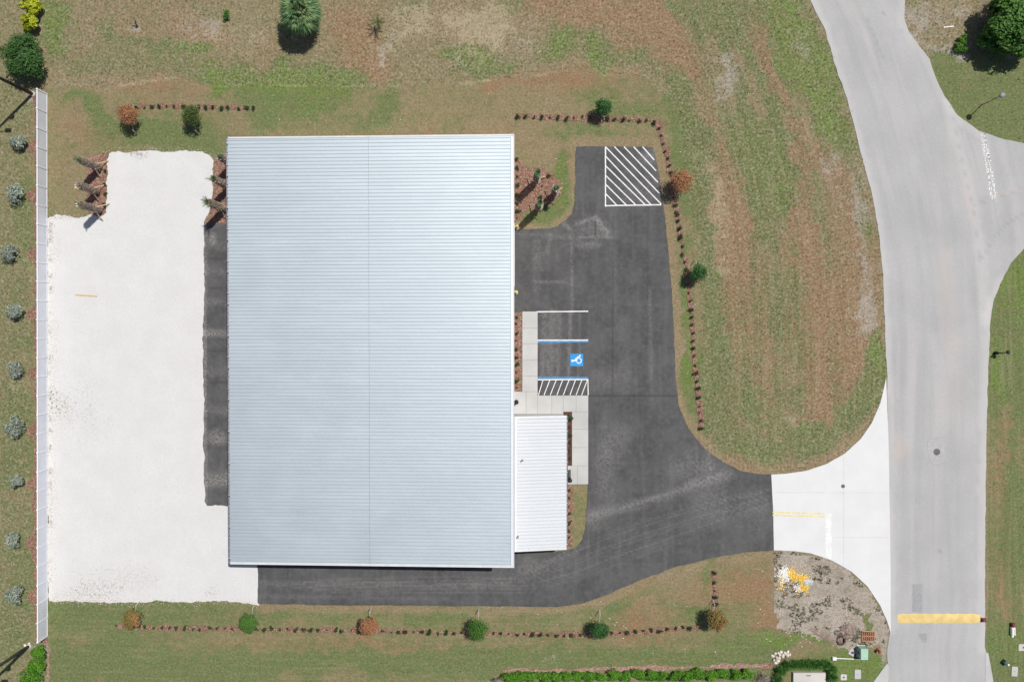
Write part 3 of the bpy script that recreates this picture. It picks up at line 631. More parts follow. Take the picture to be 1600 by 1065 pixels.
# ---- road
rl = [(1205,-130),(1238,-60),(1266,0),(1290,50),(1304,100),(1325,160),(1338,210),(1352,265),(1364,310),(1374,370),(1380,430),(1382,500),(1386,590),(1388,700),(1389,800),(1391,900),(1391,985),(1386,1012),(1388,1045),(1388,1140),(1388,1300)]
rr = [(1575,1300),(1556,1100),(1550,1065),(1543,1030),(1539,1010),(1539,900),(1540,760),(1542,640),(1545,550),(1547,500),(1552,472),(1563,442),(1578,412),(1600,388),(1640,360),(1760,330),(1760,240),(1660,232),(1600,224),(1565,217),(1530,204),(1497,181),(1476,151),(1461,120),(1452,92),(1440,76),(1421,52),(1413,30),(1414,0),(1405,-60),(1390,-130)]
re1 = lambda X, Y: (stroke(X, Y, rl[2:17], 14, .8)*.55 + stroke(X, Y, rr[4:12], 18, .8)*.6 + stroke(X, Y, [(1480,160),(1505,255),(1525,345),(1535,420),(1540,500)], 14, 1)*.5 + stroke(X, Y, rr[20:30], 16, .8)*.4)
re2 = lambda X, Y: (stroke(X, Y, [(1485,165),(1503,250),(1522,335),(1533,420)], 1.6, .8)*.5 + stroke(X, Y, [(1355,30),(1383,98)], 2, .8)*.5 + stroke(X, Y, [(1600,333),(1570,352),(1548,378),(1532,408)], 2.5, .9)*.45 + stroke(X, Y, [(1522,320),(1560,308),(1600,296)], 2, .8)*.45 + stroke(X, Y, [(1436,300),(1455,420),(1460,520)], 6, 1)*.2 + stroke(X, Y, [(1420,720),(1432,900)], 30, 1)*.12 + stroke(X, Y, [(1505,700),(1500,900)], 26, 1)*.1 + stroke(X, Y, [(1389,620),(1391,760)], 5, 1)*.3 + sum(blob(X, Y, a, b, 1.6, 1.6, wob=0)*.9 for a, b in ((1440,540),(1462,572),(1514,663),(1506,758),(1468,860),(1405,626),(1380,22),(1445,1029),(1460,1031),(1513,995))))
re3 = lambda X, Y: (blob(X, Y, 1405,700,10,16)*.7 + stroke(X, Y, [(1506,280),(1520,350)], 6, 1)*.4 + stroke(X, Y, [(1550,308),(1600,296)], 3, 1)*.6 + stroke(X, Y, [(1478,400),(1485,540)], 20, 1)*.35 + blob(X, Y, 1495,600,18,80)*.2)
road = sheet('road', rl+rr, .016, 'road', grid=.3, ragged=.05, step=.3, attrs=[re1, re2, re3, lambda X, Y: (X-np.interp(-Y, [-G(*p).y for p in rl], [G(*p).x for p in rl]))/20], seed=11)
tag(road, 'pale worn grey road curving past the property')
def part_sheet(name, px, z, mat, parent, **k): return sheet(name, px, z, mat, parent=parent, depth=.006, **k)
def rect(x0, y0, x1, y1): return [(x0,y0),(x1,y0),(x1,y1),(x0,y1)]
part_sheet('asphalt_patch', [(1426,912),(1441,912),(1441,956),(1425,956)], .020, 'road_patch', road, ragged=.03)
part_sheet('asphalt_patch', [(1434,989),(1448,989),(1448,1004),(1442,1003),(1438,997)], .020, 'road_patch', road, ragged=.05)
ring = [(1448,691),(1455,684),(1471,683),(1479,696),(1478,716),(1472,725),(1463,727),(1455,723),(1450,712)]
part_sheet('patch_outline', ring, .0195, 'joint_grey', road)
cx, cy = 1464, 705
part_sheet('asphalt_patch', [(cx+(x-cx)*.955, cy+(y-cy)*.965) for x, y in ring], .023, 'road_patch_light', road)
def bleed(P, Q, w_):
    return None
# worn stop bar on the side road: two broken rows of paint
random.seed(3)
sb = MB()
for row, (a, b) in enumerate((((1532,209),(1549,312)), ((1537,208),(1555,311)))):
    L_ = 103; y = 0
    while y < L_:
        ln = random.choice((1.2,1.6,2.2,2.6)); f = y/L_
        if f > .35 and random.random() < .6: ln *= 1.8
        for k in range(random.choice((1,2,2))):
            x = a[0]+(b[0]-a[0])*f + random.uniform(-1.2,1.2)+k*1.6; yy = a[1]+(b[1]-a[1])*f+random.uniform(-.4,.4)
            wd = random.uniform(.9,1.9)
            p = [G(x+random.uniform(-.2,.2), yy), G(x+wd, yy+random.uniform(-.2,.2)), G(x+wd+random.uniform(-.2,.2), yy+ln), G(x+random.uniform(-.2,.3), yy+ln)]
            sb.prism([(q.x,q.y) for q in p], .018, .0205)
        y += ln+random.uniform(.5,1.3)
tag(sb.build('stop_bar', 'paint_white', road), 'worn broken white stop bar across the side road')

# ---- driveway apron
apn = [(1205,741),(1225,740),(1260,735),(1290,725),(1320,708),(1345,685),(1362,660),(1375,630),(1381,605),(1384.5,588),(1388.5,700),(1390,800),(1391.5,900),(1391.5,988),(1386,970),(1375,945),(1355,915),(1330,892),(1300,875),(1268,864),(1240,860),(1209,859),(1208,800)]
apron = sheet('driveway', apn, .034, 'concrete_new', ragged=.012, step=.3, seed=13)
tag(apron, 'new white concrete driveway flaring to the road')
for k, y in enumerate((799.6, 804.2)):
    p = [(1207, y), (1288, y+2.1)]
    part_sheet('yellow_line', [(1207,y-1.0),(1288,y+1.1),(1288,y+3.1),(1207,y+1.0)], .039, 'paint_yellow', apron, ragged=.01)
part_sheet('stop_line', [(1289.5,802),(1299,802),(1299,873),(1289.5,868)], .039, 'paint_white', apron, ragged=.01)
for a, b in (((1318,706),(1318,884)),):
    part_sheet('control_joint', [(a[0]-.3,a[1]+6),(a[0]+.3,a[1]+6),(b[0]+.3,b[1]),(b[0]-.3,b[1])], .0365, 'joint_pale', apron)
part_sheet('control_joint', [(1209,768.7),(1386,768.7),(1386,769.3),(1209,769.3)], .0365, 'joint_pale', apron)
part_sheet('control_joint', [(1302,838.7),(1386,838.7),(1386,839.3),(1302,839.3)], .0365, 'joint_pale', apron)
for nm, px in (('driveway', [(1362,1068),(1386,1035),(1388,1040),(1388,1100),(1345,1100)]), ('driveway', [(1540,1018),(1544,1020),(1552,1065),(1556,1100),(1539,1100)])):
    o = sheet(nm, px, .034, 'concrete', ragged=.01, seed=15)
    tag(o, 'pale concrete driveway corner at the bottom edge of the road')

# ---- parking lot markings
ZM = .033
def line(a, b, wpx, mat, name='parking_stripe', z=ZM):
    A, B_ = G(*a), G(*b); d = (B_-A).normalized(); u = Vector((-d.y, d.x, 0))*wpx/32
    mb = MB(); n = max(1, int((B_-A).length/.35)); pts = []
    L1 = []; L2 = []
    for i in range(n+1):
        p = A.lerp(B_, i/n); L1.append(p+u*(1+random.uniform(-.12,.12))); L2.append(p-u*(1+random.uniform(-.12,.12)))
    mb.prism([(p.x,p.y) for p in L1+L2[::-1]], z-.006, z)
    return mb.build(name, mat, lot)
line((946,229.5),(946,323),1.9,'paint_white'); line((945,321.5),(1033,320),1.9,'paint_white',z=ZM+.002)
for k, (a, b) in enumerate([((1004,229.5),(1022,250)),((990,229.5),(1025,267)),((975,229.5),(1028,285)),((960,229.5),(1030,302)),((946,229.5),(1033,319)),((946,244),(1018,321)),((946,259),(1009,321)),((946,274),(994,321)),((946,288),(979,321)),((946,302.5),(964,321))]):
    line(a, b, 1.8, 'paint_white', 'hatch_stripe', z=ZM+.004+.0004*k)
line((838,487),(919,486.2),1.8,'paint_white'); line((840,531.4),(919,531.2),1.9,'paint_white'); line((840,534.2),(919,533.4),2.8,'paint_blue','blue_stripe',z=ZM-.002)
line((840,589.9),(919,589.9),2.8,'paint_blue','blue_stripe',z=ZM-.002); line((840,592.8),(919,592.6),1.9,'paint_white'); line((918.6,592),(919,617),1.5,'paint_white',z=ZM+.002)
for k, (a, b) in enumerate(((848.4,841.3),(859,850),(869,859.7),(879,870),(889,880),(899,890.5),(909,900),(917.6,908.7))): line((a,593.5),(b,617),1.3,'paint_white','hatch_stripe',z=ZM+.004+.0004*k)
# accessible symbol
sq = MB(); a, b = G(891,552.5), G(911,571.5); sq.prism([(a.x,a.y),(b.x,a.y),(b.x,b.y),(a.x,b.y)], .026, ZM); sq.build('symbol_square', 'sign_blue', lot)
sy = MB(); c0 = (a+b)/2; s_ = (b.x-a.x)/2
def SP(u, v): return (c0.x - v*s_, c0.y + u*s_)      # figure's up is to the left
def disc(u, v, r, n=14): return [SP(u+r*math.cos(2*math.pi*k/n), v+r*math.sin(2*math.pi*k/n)) for k in range(n)]
def quad(p, q, wd):
    d = Vector((q[0]-p[0], q[1]-p[1])).normalized(); n_ = Vector((-d.y, d.x))*wd/2
    return [SP(p[0]+n_.x,p[1]+n_.y), SP(q[0]+n_.x,q[1]+n_.y), SP(q[0]-n_.x,q[1]-n_.y), SP(p[0]-n_.x,p[1]-n_.y)]
sy.prism(disc(-.14,.66,.19), .030, ZM+.004)
for k, (p, q, wd) in enumerate((((-.12,.5),(-.05,-.08),.26), ((-.08,.18),(.3,.18),.13), ((-.05,-.02),(.36,-.06),.2), ((.34,.0),(.60,-.58),.19), ((.56,-.58),(.80,-.46),.16))): sy.prism(quad(p, q, wd), .030, ZM+.0045+.0006*k)
ang = [math.radians(115+ k*(380-115)/16) for k in range(17)]
ro, ri = .46, .31
for k in range(16):
    p = [SP(-.12+r*math.cos(t_), -.34+r*math.sin(t_)) for r, t_ in ((ri,ang[k]),(ro,ang[k]),(ro,ang[k+1]),(ri,ang[k+1]))]
    sy.prism(p, .030, ZM+.0085)
tag(sy.build('wheelchair_symbol', 'paint_white', lot), 'white wheelchair symbol on the blue square')

# ---- sidewalk slabs
walk = empty('sidewalk'); tag(walk, 'pale concrete sidewalk slabs beside the parking stalls', kind='structure')
def slab(x0, y0, x1, y1, z=.11):
    a, b = G(x0, y0), G(x1, y1); g_ = .006
    MB().box(a.x+g_, b.x-g_, b.y+g_, a.y-g_, -.03, z+random.uniform(-.003,.003), .012).build('sidewalk_slab', 'concrete', walk)
ys = [486.5,512.5,537,562,587,611.5]
for a, b in zip(ys[:-1], ys[1:]): slab(816, a, 840, b)
xs = [803,822,840,862,880,900,919]
for a, b in zip(xs[:-1], xs[1:]): slab(a, 611.5 if a < 840 else 617.5, b, 646.5 if b < 890 else 643)
ys = [643,670,698.5,727]
for a, b in zip(ys[:-1], ys[1:]): slab(893.5, a, 919, b)
slab(885,727,902,756); slab(902,727,919,756)

# ---- mulch
def ribbon(pts, wpx):
    a = []; b = []
    for i, p in enumerate(pts):
        q0 = pts[max(0,i-1)]; q1 = pts[min(len(pts)-1,i+1)]; dx, dy = q1[0]-q0[0], q1[1]-q0[1]; l = math.hypot(dx,dy)+1e-9
        a.append((p[0]-dy/l*wpx/2, p[1]+dx/l*wpx/2)); b.append((p[0]+dy/l*wpx/2, p[1]-dx/l*wpx/2))
    return a+b[::-1]
ROWB = [(808,181.5),(870,183),(930,186),(970,186),(1012,187),(1026,192),(1032,205),(1038,228),(1045,255),(1051,285),(1055,310),(1060,340),(1065,375),(1071,410),(1075,440),(1078,465),(1082,500),(1084,540),(1086,572),(1090,600),(1093,635),(1097,672)]
ROWC = [(185,977),(215,979),(300,981),(400,982.5),(560,984.5),(700,987),(830,990.5),(930,991),(1000,987),(1060,981.5),(1098,979)]
ROWA = [(212,166.5),(260,165),(330,167.5),(401,168.5)]
mulches = [
 ('mulch', ribbon(ROWA,5), 'reddish mulch strip under the short shrub row at upper left'),
 ('mulch', ribbon(ROWB,7.5), 'curving reddish mulch strip beside the parking lot'),
 ('mulch', ribbon(ROWC,6.5), 'long reddish mulch strip under the lower shrub row'),
 ('mulch', ribbon([(1116,892),(1117,920),(1118,950),(1118,968)],8), 'short mulch strip at the end of the lower row'),
 ('mulch', [(800,246),(812,250),(826,262),(850,263),(866,273),(876,290),(875,306),(864,318),(846,324),(828,325),(816,331),(808,346),(800,348)], 'rounded mulch island with palms beside the building'),
 ('mulch', [(798,488),(816,488),(816,612),(798,612)], 'narrow mulch bed between building wall and sidewalk'),
 ('mulch', [(880,757.5),(894,757.5),(895,800),(894,852),(880,852)], 'reddish mulch strip along the lower annex wall'),
 ('mulch', [(143,243),(169,240),(167,333),(152,337),(138,334),(134,310),(136,280),(138,255)], 'mulch bed of three cut palms at the gravel corner'),
 ('mulch', [(334,246),(360,244),(392,244),(392,347),(321,347),(330,322),(333,285)], 'mulch bed between gravel and the building corner'),
 ('mulch_pale', ribbon([(785,1048),(800,1045),(830,1047),(900,1047),(960,1044),(1050,1042),(1130,1040),(1205,1038)],6), 'pinkish bare mulch edge above the bottom hedge'),
 ('mulch_pale', ribbon([(74,1004),(76,1030),(75,1066),(75,1090)],6), 'pinkish mulch edge beside the lower left hedge'),
 ('mulch_dark', [(878,643.5),(893,643.5),(893,726.5),(882,726.5),(882,652)], 'dark brown mulch bed between annex wall and sidewalk'),
 ('mulch', ribbon([(1190,1046),(1203,1040),(1212,1032),(1222,1024)],7), 'mulch edge by the heap of white rocks'),
]
for i, (mt, px, lb) in enumerate(mulches):
    hard = i in (5, 11)
    tag(sheet('mulch_bed', px, .024+.0008*i if not hard else .05, mt, ragged=.02 if hard else .2, step=.18, seed=20+i), lb)
fb = MB()
lm = [(57.5+8,150)]
left = []
for y in range(150, 1004, 6):
    left.append((58-3-3*float(vnoise(y, 3, 30, 8)) - (10 if any(abs(y-s) < 9 for s in (226,305,398,493,585,674,756,846,930)) else 0), y))
tag(sheet('mulch_bed', [(73,150)]+[(73,1003)]+left[::-1], .02, 'mulch', ragged=.2, step=.25, seed=44), 'reddish mulch strip along the outer side of the white fence')

# mulch chips, joined
tot = []; tint = []
r2 = np.random.default_rng(5)
cv = []; cf = []; ct = []
for o in [o for o in COL.objects if o.name.startswith('mulch_bed')]:
    me = o.data; tr = [p for p in me.polygons if len(p.vertices) == 3]
    ar = np.array([p.area for p in tr]); n = int(ar.sum()*26)
    if n < 1: continue
    pick = r2.choice(len(tr), n, p=ar/ar.sum())
    dark = o.data.materials[0].name == 'mulch_dark'
    for k in pick:
        a, b, c_ = [me.vertices[i].co for i in tr[k].vertices]; u, v = r2.random(2)
        if u+v > 1: u, v = 1-u, 1-v
        p = a+(b-a)*u+(c_-a)*v; th = r2.random()*6.28; l = r2.uniform(.04,.11); wd = l*r2.uniform(.25,.5)
        d = Vector((math.cos(th)*l, math.sin(th)*l, r2.uniform(-.02,.02))); e = Vector((-math.sin(th)*wd, math.cos(th)*wd, r2.uniform(-.02,.02)))
        p = p+Vector((0,0,r2.uniform(.015,.035))); i0 = len(cv)
        cv += [p-d, p+e*.8, p+d, p-e]; cf.append((i0,i0+3,i0+2,i0+1))
        s = r2.random(); base = np.array((.20,.09,.06))*(1-s)+np.array((.50,.31,.225))*s
        if dark: base = base*.45
        ct.append(base)
m = bpy.data.meshes.new('mulch_chips'); m.from_pydata(cv, [], cf); m.materials.append(M['chips'])
c4 = np.ones((len(cf), 4), np.float32); c4[:,:3] = np.array(ct)
m.attributes.new('tint', 'FLOAT_COLOR', 'FACE').data.foreach_set('color', c4.ravel())
tag(link(bpy.data.objects.new('mulch_chips', m)), 'loose bark chips lying on the mulch beds', kind='stuff')
# ------------------------------------------------------------------ warehouse
ZL, ZR = 5.0, 6.1
XL = (G(358.5,300,ZL).x+G(358.5,800,ZL).x)/2; XR = (G(804.5,300,ZR).x+G(802.5,800,ZR).x)/2
YT = GY(212, 580, 5.55); YB = GY(883.5, 580, 5.55)
wh = empty('warehouse', ((XL+XR)/2, (YT+YB)/2, 0))
tag(wh, 'large metal warehouse with long ribbed silver single slope roof', 'warehouse')
ox, oy = wh.location.x, wh.location.y
hx, hy = (XR-XL)/2, (YT-YB)/2
sl_ = (ZR-ZL)/(2*hx)
def rz(x): return ZL+(x+hx)*sl_
def ribbed(x0, x1, W, n, pitch, zf, rh=.034, lift=0):
    mb = MB(); prof = []
    for k in range(n):
        c_ = pitch*(k+.5)
        prof += [(c_-.052,0),(c_-.022,rh),(c_+.022,rh),(c_+.052,0)]
    prof = [(0,0)]+prof+[(W,0)]
    vs = []; fs = []
    for x in (x0, x1):
        for y, z in prof: vs.append((x-x0, y, zf(x)-zf(x0)+z+lift))
    q = len(prof)
    for i in range(q-1): fs.append((i, q+i, q+i+1, i+1))
    mb.add(vs, fs); return mb
# walls
wl = [(-hx+.10, -hy+.10), (hx-.06, -hy+.10), (hx-.06, hy-.10), (-hx+.10, hy-.10)]
for i in range(4):
    (xa, ya), (xb_, yb_) = wl[i], wl[(i+1)%4]
    mb = MB(); n = max(4, int(math.hypot(xb_-xa, yb_-ya)/.3)); ux, uy = (xb_-xa)/n, (yb_-ya)/n
    nx_, ny_ = uy/.3*1, -ux/.3*1; vs = []; fs = []
    for k in range(n):
        for f, d in ((0,0),(.30,0),(.42,.02),(.58,.02),(.70,0)):
            x = xa+ux*(k+f)+nx_*d*.3/.3; y = ya+uy*(k+f)+ny_*d*.3/.3
            vs += [(x, y, 0), (x, y, rz(x)-.06)]
    vs += [(xb_, yb_, 0), (xb_, yb_, rz(xb_)-.06)]
    for k in range(len(vs)//2-1): fs.append((2*k, 2*k+2, 2*k+3, 2*k+1))
    mb.add(vs, fs).build('wall', 'wall_metal', wh)
# roof panels: two runs lapped at the seam
xs_ = GX(577, 540, 5.55)-ox
NP = round((2*hy-.3)/.966); W = (2*hy-.30)/NP; pitch = W/3
runs = [(-hx-.04, xs_+.12, 0.0), (xs_, hx-.20, .012)]
for x0, x1, lf in runs:
    me = ribbed(x0, x1, W+.004, 3, pitch, rz, .037, lf).mesh('roof_panel', 'roof_metal')
    for k in range(NP):
        o = bpy.data.objects.new('roof_panel', me); link(o, wh); o.location = (x0, -hy+.15+k*W, rz(x0)+random.uniform(0,.002))
lap = MB(); lap.bar((xs_, -hy+.16, rz(xs_)+.03), (xs_, hy-.16, rz(xs_)+.03), .012, .05); lap.build('lap_seam', 'gutter_metal', wh)
# trims
for s in (-1, 1):
    y0, y1 = (s*hy-.16, s*hy) if s > 0 else (s*hy, s*hy+.20)
    vs = []; 
    for x in (-hx-.02, hx):
        z = rz(x)+.055; vs += [(x, y0, z), (x, y1, z), (x, y1, z-.22), (x, y0, z-.22)]
    mb = MB().add(vs, [(0,4,5,1),(1,5,6,2),(2,6,7,3),(3,7,4,0),(0,1,2,3),(7,6,5,4)])
    mb.build('rake_trim', 'trim_white', wh)
mb = MB(); mb.box(hx-.30, hx-.09, -hy+.205, hy-.205, rz(hx)-.02, rz(hx)+.062); mb.build('ridge_flashing', 'trim_metal', wh)
mb = MB(); mb.box(hx-.087, hx+.0, -hy-.003, hy+.003, rz(hx)-.20, rz(hx)+.075, .02); mb.build('ridge_trim', 'trim_white', wh)
def gutter(parent, x, y0, y1, z, side, wd, mat):
    g_ = MB(); s = side
    def B_(a, b, c_, d, e, f): g_.box(min(a,b), max(a,b), c_, d, e, f)
    B_(x, x+s*wd, y0, y1, z-.14, z-.13); B_(x+s*(wd-.03), x+s*wd, y0, y1, z-.128, z); B_(x, x+s*.012, y0, y1, z-.128, z-.02)
    B_(x, x+s*wd, y0-.01, y0-.002, z-.13, z); B_(x, x+s*wd, y1+.002, y1+.01, z-.13, z)
    g = g_.build('gutter', mat, parent)
    bm_ = MB(); bm_.box(-wd*.5, wd*.5, -.022, .022, -.008, .004); me = bm_.mesh('bracket', 'trim_white')
    bd = MB(); bd.box(-.055, .055, -.075, .075, -.05, -.012, .02); md = bd.mesh('bracket', 'bracket')
    n = int((y1-y0)/.96)
    for k in range(n):
        o = bpy.data.objects.new('bracket', me); link(o, g); o.location = (x+s*wd*.5, y0+(k+.5)*(y1-y0)/n, z+.004)
        o = bpy.data.objects.new('bracket', md); link(o, g); o.location = (x+s*wd*.42, y0+(k+.5)*(y1-y0)/n-.13+.3*((k*7)%3)/3, z-.01)
    return g
gutter(wh, -hx-.02, -hy+.05, hy-.05, rz(-hx)+.01, -1, .16, 'gutter_metal')
for k in range(5):
    y = -hy+1+k*(2*hy-2)/4; MB().tube([(-hx-.02,y,rz(-hx)-.14),(-hx+.04,y,rz(-hx)-.4),(-hx+.04,y,.1)], .05, 8).build('downspout', 'trim_white', wh)
def rollup(parent, x, y0, y1, h, s):
    d = MB(); n = int(h/.3)
    for k in range(n): d.box(min(x,x+s*.05), max(x,x+s*.05), y0+.08, y1-.08, .04+k*h/n, .04+(k+.94)*h/n, .01)
    d.build('rollup_door', 'door_white', parent)
    f = MB()
    for a, b in ((y0,y0+.075),(y1-.075,y1)): f.box(min(x,x+s*.07), max(x,x+s*.07), a, b, 0, h+.15)
    f.box(min(x,x+s*.07), max(x,x+s*.07), y0+.08, y1-.08, h+.06, h+.15); f.build('door_frame', 'trim_white', parent)
rollup(wh, hx-.035, GY(451)-oy, GY(358)-oy, 4.3, 1)
for a, b in ((440,365),(545,470),(655,580),(765,690)): rollup(wh, -hx+.075, GY(a)-oy, GY(b)-oy, 3.8, -1)

# ------------------------------------------------------------------ office annex
AZ0, AZ1 = 3.75, 2.95
ax0 = XR+.03; ax1 = GX(885, 750, AZ1); ayT = GY(649.5, 845, 3.3); ayB = GY(859.5, 845, 3.3)
an = empty('office_annex', ((ax0+ax1)/2, (ayT+ayB)/2, 0)); tag(an, 'low white ribbed metal lean-to annex attached to the warehouse', 'annex')
bx_, by_ = an.location.x, an.location.y; qx, qy = (ax1-ax0)/2, (ayT-ayB)/2
def az(x): return AZ0+(x+qx)/(2*qx)*(AZ1-AZ0)
for (xa, ya, xb_, yb_) in ((-qx, qy-.12, qx-.14, qy-.12), (qx-.14, qy-.12, qx-.14, -qy+.12), (qx-.14, -qy+.12, -qx, -qy+.12)):
    MB().add([(xa,ya,0),(xb_,yb_,0),(xb_,yb_,az(xb_)-.03),(xa,ya,az(xa)-.03)], [(0,1,2,3)]).build('wall', 'wall_metal', an)
NA = round((2*qy-.24)/.96); WA = (2*qy-.24)/NA
me = ribbed(-qx+.16, qx+.02, WA+.004, 3, WA/3, az, .062).mesh('roof_panel', 'roof_white')
for k in range(NA):
    o = bpy.data.objects.new('roof_panel', me); link(o, an); o.location = (-qx+.16, -qy+.12+k*WA, az(-qx+.16)+random.uniform(0,.002))
for s in (-1, 1):
    y0, y1 = (s*qy-.16, s*qy) if s > 0 else (s*qy, s*qy+.16); vs = []
    for x in (-qx, qx+.03):
        z = az(x)+.055; vs += [(x,y0,z),(x,y1,z),(x,y1,z-.2),(x,y0,z-.2)]
    MB().add(vs, [(0,4,5,1),(1,5,6,2),(2,6,7,3),(3,7,4,0),(0,1,2,3),(7,6,5,4)]).build('rake_trim', 'trim_white', an)
vs = [(-qx,-qy+.165,az(-qx)+.085),(-qx+.22,-qy+.165,az(-qx)+.06),(-qx+.22,qy-.165,az(-qx)+.06),(-qx,qy-.165,az(-qx)+.085)]
MB().add(vs+[(a,b,c_-.07) for a,b,c_ in vs], [(0,1,2,3),(4,7,6,5),(0,4,5,1),(1,5,6,2),(2,6,7,3),(3,7,4,0)]).build('wall_flashing', 'trim_white', an)
gutter(an, qx, -qy+.03, qy-.03, AZ1+.0, 1, .13, 'gutter_metal')
for px, py in ((816,719),(809,838)):
    p = G(px, py, 3.75); v = MB(); lx, ly = p.x-bx_, p.y-by_; zz = az(lx)
    v.lathe([(.11,0),(.10,.05),(.055,.07),(.055,.34),(.07,.35),(.07,.38)], 12, (lx,ly,zz)); v.build('vent_pipe', 'lamp_grey', an, True)
d = MB(); d.box(qx-.138, qx-.09, GY(745)-by_, GY(730)-by_, .1, 2.2); dd = d.build('door', 'door_white', an)
MB().box(qx-.088, qx-.03, GY(744)-by_, GY(743)-by_, 1.0, 1.12).build('handle', 'black_metal', dd)

# ------------------------------------------------------------------ white fence
FH = 1.70
f0, f1 = G(57.6,139,FH), G(58.4,1003,FH); NF = 29
fence = empty('vinyl_fence', (f0.x, f0.y, 0)); tag(fence, 'long white vinyl privacy fence of tall panels beside the gravel', 'fence')
fv = f1-f0; dx, dy = fv.x/NF, fv.y/NF; LP = math.hypot(dx, dy); rot = math.atan2(dx, -dy)
pm = MB(); pm.box(-.063,.063,-.063,.063,0,1.72); pm = pm.mesh('post','vinyl_post')
cm = MB(); cm.add([(-.078,-.078,1.72),(.078,-.078,1.72),(.078,.078,1.72),(-.078,.078,1.72),(-.078,-.078,1.745),(.078,-.078,1.745),(.078,.078,1.745),(-.078,.078,1.745),(0,0,1.80)], [(3,2,1,0),(0,1,5,4),(1,2,6,5),(2,3,7,6),(3,0,4,7),(4,5,8),(5,6,8),(6,7,8),(7,4,8)]); cm = cm.mesh('cap','vinyl_post')
bp = MB()
for k in range(9): bp.box(-.019+.002*(k%2),.019-.002*(k%2), -LP+.064, -.064, .14+k*.16, .14+(k+1)*.16-.006)
bp = bp.mesh('panel','vinyl')
tr_ = MB(); tr_.box(-.045,.045,-LP+.064,-.064,1.59,FH,.008); tr_ = tr_.mesh('top_rail','vinyl_post')
br_ = MB(); br_.box(-.045,.045,-LP+.064,-.064,.03,.135,.008); br_ = br_.mesh('bottom_rail','vinyl_post')
for k in range(NF+1):
    p = bpy.data.objects.new('post', pm); link(p, fence); p.location = (dx*k, dy*k, 0); p.rotation_euler = (random.uniform(-.006,.006),random.uniform(-.006,.006),rot)
    c_ = bpy.data.objects.new('cap', cm); link(c_, p)
    if k < NF:
        q = bpy.data.objects.new('panel', bp); link(q, fence); q.location = (dx*k, dy*k, 0); q.rotation_euler = (0,0,rot)
        for nm, me in (('top_rail',tr_),('bottom_rail',br_)):
            r_ = bpy.data.objects.new(nm, me); link(r_, q)

# ------------------------------------------------------------------ plants
def leaves(name, C_, N_, size, mat, aspect=.5, parent=None, r=None, flat=0, tipdir=None):
    """one mesh of many pointed leaves. C_: centres, N_: normals"""
    r = r or rng; n = len(C_); C_ = np.asarray(C_, float); N_ = np.asarray(N_, float)
    N_ /= np.linalg.norm(N_, axis=1, keepdims=True)+1e-9
    T = r.normal(size=(n,3)) if tipdir is None else np.asarray(tipdir, float)+r.normal(size=(n,3))*.25
    T -= N_*(T*N_).sum(1, keepdims=True); T /= np.linalg.norm(T, axis=1, keepdims=True)+1e-9
    Bv = np.cross(N_, T); s = (np.asarray(size)*np.ones(n))[:,None]
    V = np.stack([C_-T*s, C_+Bv*s*aspect+N_*s*.15, C_+T*s-N_*s*.2, C_-Bv*s*aspect+N_*s*.15], 1).reshape(-1,3)
    F = np.arange(4*n).reshape(n,4)
    m = bpy.data.meshes.new(name); m.from_pydata(V.tolist(), [], F.tolist()); m.materials.append(M[mat])
    m.attributes.new('var','FLOAT','FACE').data.foreach_set('value', np.clip(r.normal(.5,.24,n),0,1).astype(np.float32))
    return m
def crown_pts(n, R, clumps, r, squash=.8, inner=.25, lump=.32):
    """clumped points through an ellipsoid; R=(rx,ry,rz) centred on origin"""
    R = np.array(R); d = r.normal(size=(clumps,3)); d /= np.linalg.norm(d,axis=1,keepdims=True); d[:,2] = np.where(d[:,2] < -.35, -d[:,2]*.6, d[:,2])
    cc = d*r.uniform(.55,.86,(clumps,1)); k = r.integers(0, clumps, n)
    off = r.normal(size=(n,3)); off /= np.linalg.norm(off,axis=1,keepdims=True); off *= lump*r.uniform(.35,1,(n,1))**.5
    P = cc[k]+off; q = r.random(n) < inner; P[q] *= r.uniform(.3,.8,(q.sum(),1))
    nrm = off*1.2+cc[k]*.8+r.normal(size=(n,3))*.35+np.array((0,0,.35))
    return P*R, nrm
def obj(name, me, parent=None, loc=None):
    o = bpy.data.objects.new(name, me); link(o, parent)
    if loc is not None: o.location = loc
    return o
def trunk_mesh(h, r0, r1, branches, R, z, r, mat='bark'):
    mb = MB(); mb.tube([(0,0,-.05),(r.uniform(-.03,.03),r.uniform(-.03,.03),h*.5),(0,0,h)], [r0,(r0+r1)/2,r1], 8)
    for k in range(branches):
        a = 2*math.pi*k/branches+r.uniform(0,.6); e = (math.cos(a)*R*.6, math.sin(a)*R*.6, z+r.uniform(-.1,.5)*R)
        mb.tube([(0,0,h*.72),(e[0]*.5,e[1]*.5,(h*.72+e[2])/2+.05),e], [r1*.8,r1*.5,r1*.25], 5)
    return mb.mesh('trunk', mat)

# staked young trees beside the building
TREES = [
 (200,180,16,'leaf_orange','dead orange staked tree at the left end of the upper left shrub row'),
 (300,181,15,'leaf_olive','olive green staked tree in the upper left shrub row'),
 (942,167,13,'leaf_tree','green staked tree on the shrub row above the hatched parking bay'),
 (1064,283,18,'leaf_orange','dead orange staked tree beside the hatched parking bay'),
 (1090,426,13,'leaf_tree','green staked tree on the curving row right of the parking lot'),
 (206,968,15,'leaf_mixed','half dead orange tree at the left end of the lower shrub row'),
 (389,973,14,'leaf_green','neat round green tree left of the middle in the lower shrub row'),
 (576,977,14,'leaf_orange','dead reddish brown staked tree in the middle of the lower shrub row'),
 (747,984,16,'leaf_green','large dense green staked tree in the lower shrub row below the warehouse'),
 (937,984,14,'leaf_tree','green tree in the lower shrub row below the curved drive'),
 (1120,968,16,'leaf_mixed','half brown half green tree at the right end of the lower shrub row')]
